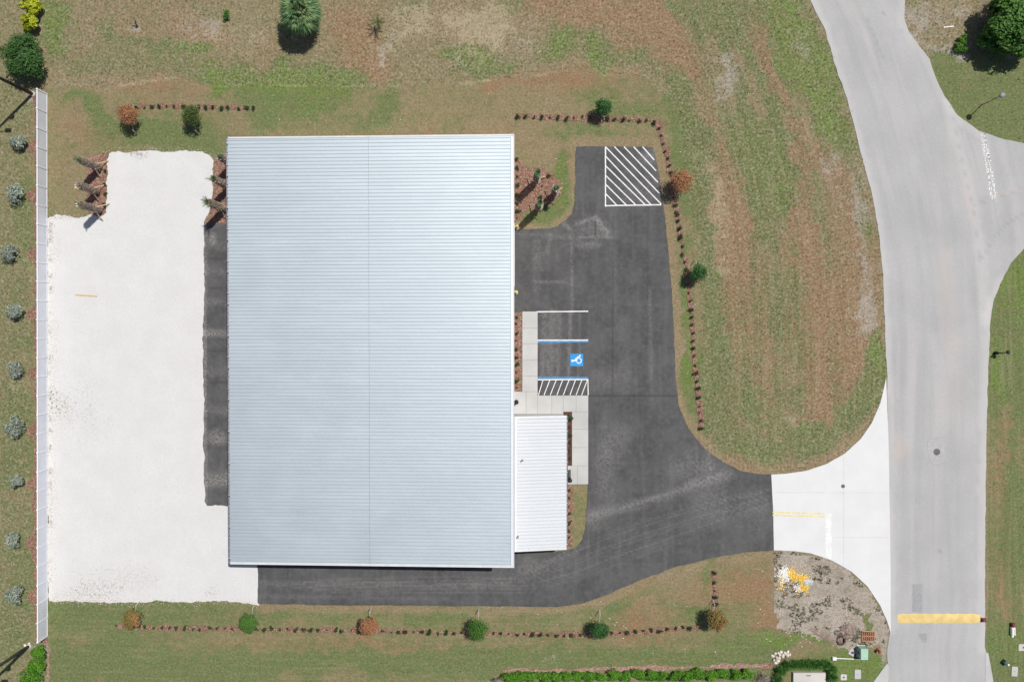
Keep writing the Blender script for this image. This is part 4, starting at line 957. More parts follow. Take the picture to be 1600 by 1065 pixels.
for i, (px, py, rp, mt, lb) in enumerate(TREES):
    r = np.random.default_rng(100+i); R = rp/14.6; zc = .7+R*.95; b = G(px, py, zc)
    t_ = empty('young_tree', (b.x, b.y, 0)); tag(t_, lb, 'tree', 'staked young trees')
    P, N_ = crown_pts(3800, (R,R*r.uniform(.92,1.05),R*.95), 64, r, lump=.30, inner=.3)
    obj('crown', leaves('crown', P+np.array((0,0,zc)), N_, r.uniform(.040,.078,3800), mt, .55, r=r), t_)
    if mt == 'leaf_mixed':
        P, N_ = crown_pts(420, (R*.8,R*.8,R*.8), 6, r, lump=.4)
        obj('dead_leaves', leaves('dead_leaves', P+np.array((R*.22,-R*.15,zc+.12)), N_, r.uniform(.05,.09,420), 'leaf_orange', .55, r=r), t_)
    obj('trunk', trunk_mesh(zc, .045, .03, 6, R, zc, r), t_)
    for sy, sx in ((1,.08),(-1,.02)):
        s_ = MB(); x = sx+r.uniform(-.1,.1); d = R+.35+r.uniform(-.1,.15)
        s_.bar((x, sy*d, -.05), (x*.7, sy*(d-.18), .95), .05, .05); s_ = s_.build('stake', 'stake_wood', t_)
        MB().tube([(x*.75, sy*(d-.15), .85),(0, 0, 1.0)], .012, 5).build('strap', 'stake_wood', s_)

# small row shrubs
ORD = ['first','second','third','fourth','fifth','sixth','seventh','eighth','ninth','tenth','eleventh','twelfth','thirteenth','fourteenth','fifteenth','sixteenth','seventeenth','eighteenth','nineteenth']
TENS = {2:'twent',3:'thirt',4:'fort',5:'fift',6:'sixt'}
def ordinal(n):
    if n <= 19: return ORD[n-1]
    a, b = divmod(n, 10)
    return TENS[a]+('ieth' if b == 0 else 'y-'+ORD[b-1])
shrub_meshes = []
for k in range(5):
    r = np.random.default_rng(300+k); n = 95
    P, N_ = crown_pts(n, (.27,.27,.26), 7, r, lump=.55)
    shrub_meshes.append(leaves('low_shrub', P+np.array((0,0,.26)), N_, r.uniform(.05,.095,n), 'leaf_dark', .5, r=r))
def shrubs(pts, where, group, order):
    for i, (px, py) in enumerate(pts):
        o = obj('low_shrub', shrub_meshes[random.randrange(5)]); p = G(px, py, .2)
        o.location = (p.x+random.uniform(-.04,.04), p.y+random.uniform(-.05,.05), .02); o.rotation_euler = (0,0,random.uniform(0,6.28))
        s = random.choice((.42,.55,.62,.7,.78,.85,.95)); o.scale = (s*random.uniform(.85,1.15), s, s*random.uniform(.8,1.25))
        tag(o, f'{ordinal(i+1)} small dark green shrub {order} {where}', 'shrub', group)
A_ = [(213,167),(225,168),(237,165.5),(249,165),(260,165),(272,165),(286,166),(310,166),(322,167),(333,168),(346,168),(357,168),(372,169),(385,168),(397,168)]
shrubs(A_, 'in the short upper left mulch row', 'shrubs of the upper left row', 'from the left')
Bt = [(810,181),(822,181),(835,182.5),(847,183),(859,182.5),(872,183),(885,184.5),(897,183),(910,183),(922,185),(949,184),(960,186),(973,187),(984,187.5),(999,188),(1010,188)]
shrubs(Bt, 'in the row above the parking lot', 'shrubs above the parking lot', 'from the left')
Br = [(1023,191),(1030,200),(1034,212),(1037,224),(1040,236),(1044,247),(1046,259),(1049,271),(1054,308),(1056,322),(1059,334),(1060,345),(1062,357),(1064,371),(1067,384),(1068,397),(1070,409),(1073,422),(1077,457),(1079,470),(1080,484),(1082,496),(1082,508),(1083,520),(1083,533),(1084,545),(1085,556),(1086,571),(1088,583),(1090,594),(1091,606),(1092,620),(1093,634),(1094,645),(1096,656),(1096,668)]
shrubs(Br, 'in the row right of the lot', 'shrubs right of the parking lot', 'from the top')
C_ = [(181,977),(218,979),(227,979.5),(240,980),(253,981),(265,981.5),(276,981),(289,981),(302,982),(312,982),(327,980),(339,980),(351,982),(363,982),(401,982),(413,982),(425,981.5),(437,983),(450,982),(462,983.5),(474,983.5),(487,984),(498,984),(510,984),(525,984),(534,984),(549,984.5),(560,986),(598,984.5),(611,988),(623,987),(634,986),(646,987),(660,986),(671,987),(685,989),(697,988),(710,989),(721,988),(771,989.5),(783,990),(795,990),(808,991),(820,990.5),(832,991),(845,991),(857,992),(870,992),(882,992),(894,991),(907,991),(957,989),(969,988.5),(980,988.5),(994,986),(1006,985),(1019,984),(1031,984),(1043,982),(1056,982),(1068,980),(1079,980),(1094,980)]
shrubs(C_, 'in the long lower mulch row', 'shrubs of the long lower row', 'from the left')
shrubs([(1117,895),(1117,910),(1118,922),(1118,931),(1119,944)], 'in the column above the half brown tree', 'shrubs above the half brown tree', 'from the top')
shrubs([(808,249),(808.5,262),(808,276),(808,290),(808,304),(808,318),(808.5,329),(808.5,340)], 'on the wall by the palm island', 'wall shrubs by the palm island', 'from the top')
shrubs([(847,291),(858,274),(844,309),(856,324)], 'among the palms of the mulch island', 'shrubs in the palm island', 'from the left')
shrubs([(807,496),(807,506),(807,520),(806,532),(807,546),(807,557),(808,570),(807,582),(807,595),(807,606)], 'in the narrow bed beside the sidewalk', 'shrubs of the narrow wall bed', 'from the top')
shrubs([(889,667),(889,679),(889,691),(889,704),(889,716)], 'in the dark bed beside the annex', 'shrubs of the dark annex bed', 'from the top')
shrubs([(889,766),(889,778),(889,791),(889,802),(889,816),(889,828),(889,839)], 'along the lower annex wall', 'shrubs along the lower annex wall', 'from the top')
shrubs([(164,267),(164,287),(164,302),(163,320)], 'by the cut palms', 'shrubs at the cut palm bed', 'from the top')

def bush(name, px, py, R, zc, n, mat, lb, cat, size, clumps=18, seed=0, group=None, aspect=.5, lump=.4, stems=True, bark='bark'):
    r = np.random.default_rng(seed); b = G(px, py, zc); t_ = empty(name, (b.x, b.y, 0)); tag(t_, lb, cat, group)
    P, N_ = crown_pts(n, R, clumps, r, lump=lump); P[:,2] = np.maximum(P[:,2]+zc, .04)
    obj('foliage', leaves('foliage', P, N_, r.uniform(size*.7,size*1.3,n), mat, aspect, r=r), t_)
    if stems: obj('stem', trunk_mesh(max(.15, zc*.8), .05+R[0]*.025, .03, 6, R[0], zc, r, bark), t_)
    return t_
bush('round_tree', 37, 89, (2.15,2.15,1.75), 1.75, 9000, 'leaf_round', 'large dome shaped dark green tree near the top left corner', 'tree', .10, 46, 11, lump=.3)
bush('yellow_shrub', 47, 34, (.80,.80,.8), 1.0, 900, 'leaf_yellow', 'lower bright yellow green shrub at the top left corner', 'shrub', .17, 12, 12, 'yellow shrubs', .55)
bush('yellow_shrub', 48, 10, (.85,.85,.9), 1.1, 900, 'leaf_yellow', 'upper bright yellow green shrub cut by the top edge', 'shrub', .17, 12, 13, 'yellow shrubs', .55)
# silver shrubs outside the fence
SV = [(28,219),(22,302),(13,395),(21,486),(21,577),(20,667),(24,750),(18,843),(22,930)]
for i, (px, py) in enumerate(SV):
    r = np.random.default_rng(400+i); R = r.uniform(.70,1.12); zc = .85; b = G(px, py, zc+.1); t_ = empty('silver_shrub', (b.x, b.y, 0))
    tag(t_, f'{ordinal(i+1)} silvery grey green shrub from the top outside the white fence', 'shrub', 'silver shrubs outside the fence')
    P, N_ = crown_pts(620, (R*r.uniform(.8,1.15),R,.62), int(r.integers(9,20)), r, lump=.45); tip = P*np.array((1,1,.9))
    obj('foliage', leaves('foliage', P+np.array((0,0,zc)), N_, r.uniform(.09,.2,620), 'leaf_silver', .3, r=r, tipdir=tip/np.linalg.norm(tip,axis=1,keepdims=True)), t_)
    obj('stem', trunk_mesh(.7, .04, .03, 6, R, zc, r, 'bark_grey'), t_)
# hedges
for i, (px, py, R) in enumerate([(61,1020,.75),(58,1040,.85),(46,1058,1.1)]):
    bush('hedge_shrub', px, py, (R,R,.75), .75, 1100, 'leaf_hedge', f'{["upper slim","middle","lowest broad"][i]} bright green hedge shrub below the fence end', 'shrub', .10, 16, 500+i, 'hedge shrubs at the lower left corner')
hp = [796,813,831,850,868,886,904,922,941,960,978,997,1016,1035,1053,1072,1091,1110,1129,1148,1166]
for i, px in enumerate(hp):
    y = 1056.5-4*(px-796)/370
    bush('hedge_shrub', px, y+random.uniform(-1,1), (random.uniform(.72,.86),random.uniform(.46,.62),.5), .5, 950, 'leaf_hedge', f'{ordinal(i+1)} bright green shrub from the left in the clipped bottom hedge', 'shrub', .085, 12, 520+i, 'clipped hedge at the bottom edge')
bush('dry_shrub', 778, 1061, (.6,.5,.5), .5, 420, 'leaf_dry', 'grey leafless shrub at the left end of the bottom hedge', 'shrub', .09, 10, 560, 'dry shrubs at the hedge ends', .18)
bush('dry_shrub', 1194, 1058, (.85,.7,.55), .5, 600, 'leaf_dry', 'grey leafless shrub at the right end of the bottom hedge', 'shrub', .09, 12, 561, 'dry shrubs at the hedge ends', .18)
def grassclump(px, py, R, h, lb, seed, n=130, mat='leaf_grass', name='ornamental_grass', group='ornamental grasses round the pad'):
    r = np.random.default_rng(seed); b = G(px, py, h*.4); V = []; F = []; var = []
    for k in range(n):
        a = r.uniform(0,6.28); rr_ = R*r.uniform(.35,1.05); hh = h*r.uniform(.6,1.1); x0, y0 = r.normal(0,.1,2); wd = r.uniform(.012,.028)
        ca, sa = math.cos(a), math.sin(a); i0 = len(V); vv = r.random()
        for f, zf, wf in ((0,0,1),(.35,.75,.9),(.7,1,.7),(1,.72,.1)):
            cx_, cy_ = x0+ca*rr_*f, y0+sa*rr_*f; V += [(cx_-sa*wd*wf, cy_+ca*wd*wf, hh*zf), (cx_+sa*wd*wf, cy_-ca*wd*wf, hh*zf)]
        for q in range(3): F.append((i0+2*q,i0+2*q+1,i0+2*q+3,i0+2*q+2)); var.append(vv)
    m = bpy.data.meshes.new(name); m.from_pydata(V, [], F); m.materials.append(M[mat]); m.attributes.new('var','FLOAT','FACE').data.foreach_set('value', np.array(var, np.float32))
    o = obj(name, m, None, (b.x, b.y, 0)); tag(o, lb, 'ornamental grass', group); return o
gp_ = [(1214,1059),(1220,1046),(1231,1038),(1243,1036),(1255,1035.5),(1267,1035.5),(1279,1036),(1291,1036),(1299,1043),(1300,1056)]
for i, (px, py) in enumerate(gp_):
    grassclump(px, py, .62, .85, f'{ordinal(i+1)} arching green grass clump from the left around the pale concrete pad', 600+i, 230)
# big tree, top right
tb = bush('shade_tree', 1589, 34, (3.5,3.3,1.9), 2.3, 9000, 'leaf_green', 'big leafy green tree at the top right corner', 'tree', .20, 52, 700, aspect=.6, lump=.26)
bush('shade_tree', 1560, 66, (2.2,1.5,1.0), 1.2, 3400, 'leaf_green', 'lower leafy tree under the big one by the mown lawn', 'tree', .17, 26, 701, aspect=.6, lump=.3)
bush('green_shrub', 1505, 62, (.5,.5,.45), .45, 420, 'leaf_hedge', 'upper small green shrub left of the top right tree', 'shrub', .08, 10, 702, 'small shrubs left of the big tree')
bush('green_shrub', 1501, 74, (.75,.5,.45), .45, 520, 'leaf_hedge', 'lower small green shrub left of the top right tree', 'shrub', .08, 10, 703, 'small shrubs left of the big tree')
bush('dry_shrub', 1541, 14, (1.2,1.2,1.0), 1.2, 900, 'leaf_dry', 'grey bare shrub left of the big tree at the top edge', 'shrub', .08, 18, 704, aspect=.2)
bush('annex_shrub', 891, 651, (.32,.32,.5), .6, 260, 'leaf_olive', 'taller spiky green plant at the annex corner bed', 'plant', .12, 8, 705, aspect=.25)
bush('field_plant', 354, 23, (.4,.45,.3), .4, 200, 'leaf_grass', 'small green plant alone in the dry field at upper left', 'plant', .14, 7, 706, aspect=.3)

# ---- palms
def frond(V, F, var, base, az_, el, L_, wd, r, leaf=.35, n=14, droop=1.0):
    p = Vector(base); d = Vector((math.cos(az_)*math.cos(el), math.sin(az_)*math.cos(el), math.sin(el))); st = L_/n; vv = r.random()
    for k in range(n):
        q = p+d*st; d = (d+Vector((0,0,-.09*droop))).normalized(); s = d.cross(Vector((0,0,1))); s = s.normalized() if s.length > .05 else Vector((1,0,0))
        f = (k+1)/n; ll = leaf*math.sin(math.pi*min(1,.18+f*.8))
        i0 = len(V); V += [p+s*.012, q+s*.012, q-s*.012, p-s*.012]; F.append((i0,i0+1,i0+2,i0+3)); var.append(vv)
        for sg in (-1, 1):
            t0 = p.lerp(q,.5); tip = t0+s*sg*ll+d*ll*.7-Vector((0,0,ll*.35*droop)); i0 = len(V)
            V += [t0-d*wd, t0+d*wd, tip]; F.append((i0,i0+1,i0+2)); var.append(min(1,max(0,vv+r.normal(0,.15))))
        p = q
def palm_mesh(name, V, F, var, mat):
    m = bpy.data.meshes.new(name); m.from_pydata([tuple(v) for v in V], [], F); m.materials.append(M[mat]); m.attributes.new('var','FLOAT','FACE').data.foreach_set('value', np.array(var, np.float32)); return m
# full bushy palm
r = np.random.default_rng(800); b = G(467, 17, 3.2); t_ = empty('bushy_palm', (b.x, b.y, 0)); tag(t_, 'full green fan palm with drooping fronds at the top edge', 'palm')
V=[];F=[];var=[]
for k in range(78):
    az_ = k*2.39996; el = math.asin(1-1.35*(k+.5)/78); d = Vector((math.cos(az_)*math.cos(el), math.sin(az_)*math.cos(el), math.sin(el)))
    c0 = Vector((0,0,2.9)); pl_ = r.uniform(.95,1.35); p = c0+Vector((d.x*pl_, d.y*pl_, d.z*pl_*.75-.1)); s = d.cross(Vector((0,0,1))).normalized(); d2 = (d+Vector((0,0,-.28))).normalized(); up = s.cross(d2)
    i0 = len(V); V += [c0+s*.03, p+s*.025, p-s*.025, c0-s*.03]; F.append((i0,i0+1,i0+2,i0+3)); var.append(.2); vv = r.normal(.45,.2)
    for j in range(22):
        a = math.radians(-118+236*j/21+r.uniform(-3,3)); ll = r.uniform(.85,1.15)*(1-.22*abs(math.sin(a*.5)))
        e = d2*math.cos(a)+s*math.sin(a); q = p+e*ll*.6+up*.10*math.cos(a*2); tip = p+e*ll-Vector((0,0,r.uniform(.12,.35))); wv = d2*(-math.sin(a))+s*math.cos(a)
        i0 = len(V); V += [p, q+wv*.055, tip, q-wv*.055]; F.append((i0,i0+1,i0+2,i0+3)); var.append(min(1,max(0,vv+r.normal(0,.18)+(.25 if abs(a) < .6 else 0))))
obj('fronds', palm_mesh('fronds',V,F,var,'leaf_palm'), t_)
mb = MB(); mb.tube([(0,0,-.05),(0,0,1.5),(0,0,3.1)],[.26,.22,.24],12); mb.build('trunk','boots_dark',t_)
# young field palms
for px, py, s, nn_, lb in ((590,36,1.0,8,'spindly young palm standing alone in the dry field'),):
    r = np.random.default_rng(810); b = G(px, py, .9); t_ = empty('young_palm', (b.x,b.y,0)); tag(t_, lb, 'palm'); V=[];F=[];var=[]
    for k in range(nn_): frond(V,F,var,(0,0,1.0), k*2.4+.5, r.uniform(.25,1.0), r.uniform(.8,1.25), .05, r, .2, 8, 1.0)
    obj('fronds', palm_mesh('fronds',V,F,var,'leaf_olive'), t_); mb = MB(); mb.tube([(0,0,-.03),(.02,0,.6),(0,0,1.05)],[.06,.05,.035],8); mb.build('trunk','bark',t_)
# cut palms with boots
def cut_palm(px, py, h, lb, seed, tuft=10, spear=1.0, group='newly planted cut palms', dark=False):
    r = np.random.default_rng(seed); b = G(px, py); t_ = empty('cut_palm', (b.x,b.y,0)); tag(t_, lb, 'palm', group)
    mb = MB(); mb.tube([(0,0,-.05),(0,0,h*.3),(0,0,h*.75),(0,0,h)], [.21,.17,.20,.13], 12); mb.build('trunk','boots_dark',t_)
    bo = MB(); nr = int(h/.115)
    for k in range(nr):
        z = h*.10+k*(h*.88)/nr; f = z/h; R = .16+.05*math.sin(f*3)
        for q in range(6):
            a = q*math.pi/3+(k%2)*math.pi/6+r.uniform(-.12,.12); ca, sa = math.cos(a), math.sin(a); L_ = r.uniform(.20,.34); o_ = r.uniform(.10,.20); wd = .07
            p0 = Vector((ca*R,sa*R,z)); s = Vector((-sa,ca,0)); out = Vector((ca,sa,0))
            tipc = p0+out*o_+Vector((0,0,L_))
            bo.add([p0+s*wd, p0-s*wd, p0+out*.04, tipc+s*wd*.45, tipc-s*wd*.45, tipc+out*.025], [(0,2,5,3),(2,1,4,5),(1,0,3,4),(3,5,4)])
    bo.build('leaf_bases','boots',t_)
    V=[];F=[];var=[]
    for k in range(tuft): frond(V,F,var,(0,0,h), k*2.4+seed, r.uniform(.7,1.45), spear*r.uniform(.45,1.0), .035, r, .22, 8, .5)
    if tuft: obj('fronds', palm_mesh('fronds',V,F,var,'leaf_palm'), t_)
    for k in range(3):
        a = k*2.09+.6+r.uniform(-.2,.2); s_ = MB(); s_.bar((math.cos(a)*1.05, math.sin(a)*1.05, 0), (math.cos(a)*.2, math.sin(a)*.2, 1.35), .09, .04); s_.build('brace','brace_wood',t_)
cut_palm(158,263,4.0,'uppermost of the three cut palms at the left gravel corner',820,5,1.4)
cut_palm(155,300,3.9,'middle cut palm of the three at the left gravel corner',821,0)
cut_palm(159,329,4.1,'lowest of the three cut palms beside the left gravel corner',822,2,.8)
cut_palm(366,258,3.9,'uppermost cut palm between gravel and warehouse corner',823,4,.8)
cut_palm(361,293,4.5,'middle cut palm between gravel and warehouse corner',824,9,1.0)
cut_palm(353,327,4.6,'lowest cut palm between gravel and the asphalt strip',825,7,1.3)
cut_palm(838,284,4.4,'uppermost cut palm in the rounded mulch island',826,9,.9)
cut_palm(866,304,3.7,'rightmost cut palm in the rounded mulch island',827,3,.6)
cut_palm(841,327,4.2,'lowest cut palm in the rounded mulch island',828,9,.9)
# ------------------------------------------------------------------ street furniture and small things
def pole(px, py, mat, lb, seed):
    b = G(px, py); t_ = empty('light_pole', (b.x,b.y,0)); tag(t_, lb, 'light pole', 'tall light poles at the fence ends')
    MB().tube([(0,0,-.05),(0,0,3),(0,0,7),(0,0,11)], [.17,.15,.13,.10], 12).build('shaft', mat, t_, True)
    MB().lathe([(.26,0),(.26,.06),(.2,.12),(.17,.14)], 12).build('base', 'concrete_cover', t_)
    MB().box(.12,.42,-.16,.16,6.0,6.5,.03).build('control_box', mat, t_)
    a = MB(); a.tube([(0,0,10.7),(.6,.2,11.1),(1.5,.5,11.2)], [.06,.05,.04], 8); a = a.build('arm', mat, t_)
    MB().box(1.4,2.0,.3,.7,11.1,11.25,.04).build('lamp_head', mat, a)
pole(51,147,'pole_dark','tall dark light pole beside the upper end of the white fence',0)
pole(45,1009,'pole_steel','tall greenish grey pole beside the lower end of the white fence',1)

b = G(1534,164); t_ = empty('lamp_post', (b.x,b.y,0)); tag(t_, 'grey post top lamp on the mown lawn by the side road', 'lamp post')
MB().tube([(0,0,-.03),(0,0,1.6),(0,0,3.0)], [.05,.042,.038], 10).build('post','lamp_grey',t_,True)
l_ = MB().lathe([(.08,2.95),(.16,3.0),(.17,3.22),(.10,3.26)], 18).build('lantern','lamp_grey',t_,True)
MB().lathe([(.27,3.26),(.28,3.29),(.18,3.36),(.05,3.40)], 20).build('cap','lamp_grey',l_,True)

b = G(1555,551); t_ = empty('path_light', (b.x,b.y,0)); tag(t_, 'short black path light with bent arm beside the road', 'path light')
MB().tube([(0,0,-.03),(0,0,1.1),(.1,.05,1.32),(.34,.1,1.38)], [.07,.06,.05,.05], 8).build('post','black_metal',t_,True)
MB().lathe([(.20,1.30),(.19,1.36),(.06,1.44)], 14, (.42,.1,0)).build('shade','black_metal',t_,True)
MB().lathe([(.17,0),(.17,.3),(.12,.38)], 12).build('base','black_metal',t_,True)

for px, py, lb in ((808,353,'yellow steel bollard at the corner of the palm island'),(806.5,456,'yellow steel bollard at the edge of the parking lot by the wall')):
    b = G(px, py, 1.0); t_ = empty('bollard', (b.x,b.y,0)); tag(t_, lb, 'bollard', 'yellow bollards')
    MB().lathe([(.12,-.05),(.12,1.0),(.10,1.07),(.05,1.11)], 16).build('post','bollard_yellow',t_,True)
    MB().lathe([(.2,0),(.2,.05),(.12,.07)], 16).build('collar','concrete_cover',t_)

def bin_(px, py, lb):
    b = G(px, py, .8); t_ = empty('litter_bin', (b.x,b.y,.11)); tag(t_, lb, 'litter bin', 'black round bins')
    MB().lathe([(.17,0),(.19,.05),(.2,.75),(.18,.8)], 18).build('body','black_metal',t_,True)
    MB().lathe([(.21,.8),(.21,.85),(.12,.93),(.06,.94)], 18).build('lid','black_metal',t_,True)
bin_(807,628,'black round bin on the sidewalk near the warehouse wall'); bin_(890.5,750,'black round bin beside the small bench at the annex')
b = G(888.5,740,.4); t_ = empty('bench', (b.x,b.y,.11)); tag(t_, 'small black slatted bench against the annex wall', 'bench')
for k in range(4): MB().box(-.19+k*.1,-.11+k*.1,-.42,.42,.42,.45).build('seat_slat','black_metal',t_)
for sx in (-.15,.15):
    for sy in (-.36,.36): MB().box(sx-.025,sx+.025,sy-.025,sy+.025,0,.418).build('leg','black_metal',t_)
MB().box(-.22,-.195,-.42,.42,.5,.85).build('backrest','black_metal',t_)

def manhole(px, py, R, z, lb):
    b = G(px, py); t_ = empty('manhole', (b.x,b.y,z)); tag(t_, lb, 'manhole')
    MB().lathe([(R*1.0,-.01),(R*1.0,.006),(R*.86,.008)], 28).build('frame','iron',t_)
    c_ = MB(); c_.lathe([(R*.84,-.005),(R*.84,.012)], 28)
    for k in range(6):
        c_.box(-R*.6,R*.6,-R*.55+k*R*.2,-R*.47+k*R*.2,.013,.017)
    c_.build('cover','iron',t_)
manhole(1463.5,705.5,.33,.026,'round iron manhole cover in the middle of the road'); manhole(1317,759,.19,.038,'small round iron cover in the white concrete driveway')

# speed hump
a, b = G(1402,965), G(1532,966); L_ = b.x-a.x; t_ = MB(); wd = .47; n = 26; vs = []; fs = []
prof = [(-wd,0),(-wd*.7,.028),(-wd*.3,.045),(0,.05),(wd*.3,.045),(wd*.7,.028),(wd,0)]
for i in range(n+1):
    f = i/n; e = min(1, min(f, 1-f)*16); jit = 1+.06*math.sin(i*1.7)
    for y, z in prof: vs.append((L_*f, y*jit*(.75+.25*e), .014+z*(.15+.85*e)))
for i in range(n):
    for k in range(6): fs.append((i*7+k,(i+1)*7+k,(i+1)*7+k+1,i*7+k+1))
t_.add(vs, fs); o = t_.build('speed_hump','hump_yellow',None,True); o.location = (a.x,(a.y+b.y)/2,.003); tag(o, 'worn yellow painted speed hump across the road', 'speed hump')
b = G(1536,967); t_ = empty('hump_marker', (b.x,b.y,.016)); tag(t_, 'dark red block marker at the right end of the speed hump', 'marker')
MB().box(-.19,.19,-.17,.17,.02,.32,.05).build('block','marker_red',t_)
for sx, sy in ((-1,-1),(1,-1),(-1,1),(1,1)): MB().bar((sx*.15,sy*.1,.1),(sx*.3,sy*.25,.0),.06,.03).build('foot','brace_wood' if sx > 0 else 'marker_red',t_)

# plank on the gravel
a, b = G(118,460.3), G(152,462.6); p = MB(); d = (b-a); p.bar((-d.x/2,-d.y/2,0),(d.x/2,d.y/2,0),.14,.04); o = p.build('plank','lumber'); o.location = ((a.x+b.x)/2,(a.y+b.y)/2,.034); tag(o,'single light wooden plank lying on the white gravel','plank')
a, b = G(1474,43), G(1490,41.5); p = MB(); d = (b-a); p.bar((-d.x/2,-d.y/2,0),(d.x/2,d.y/2,0),.13,.04); o = p.build('plank','stake_wood'); o.location = ((a.x+b.x)/2,(a.y+b.y)/2,.02); tag(o,'short pale board in the scrub left of the top right tree','board')

# bent dead sapling
b = G(215,42); o = MB().tube([(0,0,-.02),(.05,.12,.5),(.16,.3,.85),(.10,.45,1.05),(-.16,.5,1.15)],[.09,.08,.07,.06,.04],6).build('dead_sapling','dead_stick'); o.location = (b.x,b.y,0); tag(o,'bent bare dead sapling on a sandy spot in the field','sapling')

# ---- pallet
b = G(1356,993); t_ = empty('pallet', (b.x,b.y,.0), -.04); tag(t_, 'rusty brown wooden pallet lying by the driveway end', 'pallet')
for k in range(7): MB().box(-.62+k*.195,-.62+k*.195+.075,-.5,.5,.115,.137).build('board','pallet_wood',t_)
for k in range(3): MB().box(-.62,.625,-.5+k*.48,-.44+k*.48,.02,.113).build('stringer','brace_wood',t_)

# ---- utility things
b = G(1350,1021,.8); t_ = empty('transformer', (b.x,b.y,0)); tag(t_, 'pale green pad mounted transformer box beside the dug hole', 'transformer')
MB().box(-.42,.42,-.6,.6,-.03,.08,.02).build('pad','concrete_cover',t_)
tm = MB(); tm.box(-.34,.34,-.52,.52,.08,.85,.05); tm.build('cabinet','green_box',t_)
ld = MB().box(-.36,.36,-.54,.54,.852,.93,.07).build('lid','green_box',t_)
MB().box(-.39,-.345,-.08,.08,.3,.55).build('latch','iron',t_)
b = G(1331.5,1018.5); t_ = empty('valve_pad', (b.x,b.y,0), math.pi/4+.25); tag(t_, 'tilted square concrete pad with round iron valve cover', 'valve pad')
MB().box(-.3,.3,-.3,.3,-.02,.05,.01).build('pad','concrete_cover',t_); MB().lathe([(.15,.05),(.15,.07),(.1,.075)],16).build('cover','iron',t_)
a, b = G(1303,1027.5), G(1346,1029); t_ = empty('white_pipe', (a.x,a.y,0)); tag(t_, 'thin white pipe on the grass with a small white box', 'pipe')
MB().tube([(.2,0,.05),(b.x-a.x,b.y-a.y,.05)],.045,8).build('tube','pipe_white',t_); MB().box(-.2,.2,-.16,.16,-.02,.22,.03).build('box','pipe_white',t_)
def cover(px, py, w_, h_, lb, mat='concrete_cover', dot=None, rz_=0):
    b = G(px, py); t_ = empty('utility_cover', (b.x,b.y,0), rz_); tag(t_, lb, 'utility cover', 'concrete utility covers')
    pts = []
    for cx_, cy_, a0 in ((1,1,0),(-1,1,90),(-1,-1,180),(1,-1,270)):
        for k in range(4):
            a = math.radians(a0+k*30); pts.append((cx_*(w_-.08)+.08*math.cos(a), cy_*(h_-.08)+.08*math.sin(a)))
    MB().prism(pts, -.03, .05).build('slab', mat, t_)
    if dot: MB().lathe([(dot,.05),(dot,.062),(dot*.7,.066)],16).build('lid','iron',t_)
    else: MB().box(-.06,.06,-.02,.02,.051,.06).build('lift_slot','iron',t_)
cover(1318,1057,.31,.29,'small square white utility cover on the grass by the pale pad',dot=.09)
cover(1340,1052.5,.31,.46,'larger pale rounded utility cover on the grass by the road','concrete')
cover(1585,1048,.30,.48,'rounded pale utility cover at the lower right corner','concrete',rz_=-.05)
cover(1599,1010.5,.5,.33,'square concrete pad with iron lid cut by the right edge',dot=.1)
b = G(1572,1035,.3); t_ = empty('pedestal_box', (b.x,b.y,0), -.75); tag(t_, 'small dark green utility pedestal on the right lawn', 'utility pedestal')
MB().box(-.26,.26,-.16,.16,-.02,.5,.06).build('body','green_box_dark',t_); MB().lathe([(.1,.5),(.1,.53),(.05,.56)],12,(.16,0,0)).build('cap','pipe_white',t_)
b = G(1581,984); t_ = empty('backflow_unit', (b.x,b.y,0), .03); tag(t_, 'white utility housing with red end cap on the right lawn', 'utility unit')
MB().box(-.19,.19,-.42,.36,-.02,.34,.06).build('housing','pipe_white',t_); MB().box(-.15,.15,.42,.78,-.02,.36,.07).build('red_cap','marker_red',t_)
MB().tube([(0,.35,.18),(0,.44,.18)],.08,10).build('coupling','iron',t_); MB().lathe([(.12,-.02),(.12,.12),(.06,.17)],12,(0,-.58,0)).build('valve','pipe_white',t_)
MB().box(.02,.05,-.30,.22,.3401,.343).build('lettering_strip','iron',t_)
b = G(1373,1016,.3); t_ = empty('fire_hydrant', (b.x,b.y,0)); tag(t_, 'small red fire hydrant at the pavement edge near the transformer', 'hydrant')
MB().lathe([(.16,-.02),(.16,.05),(.1,.06),(.1,.45),(.14,.47),(.13,.55),(.05,.65)],14).build('barrel','red_paint',t_,True)
MB().tube([(-.2,0,.36),(.2,0,.36)],.055,10).build('outlet','red_paint',t_); MB().tube([(0,-.02,.36),(0,-.22,.36)],.07,10).build('pumper_outlet','red_paint',t_)
# pale pad
b0, b1 = G(1238,1048.5), G(1288.5,1074); t_ = empty('concrete_pad', ((b0.x+b1.x)/2,(b0.y+b1.y)/2,0)); tag(t_, 'pale concrete sign pad ringed by ornamental grass at the bottom edge', 'concrete pad')
hx_, hy_ = (b1.x-b0.x)/2, (b0.y-b1.y)/2
MB().box(-hx_,hx_,-hy_,hy_,-.05,.30,.03).build('slab','concrete_cover',t_); MB().box(-.3,.1,hy_-.30,hy_-.22,.301,.33).build('bracket','iron',t_)
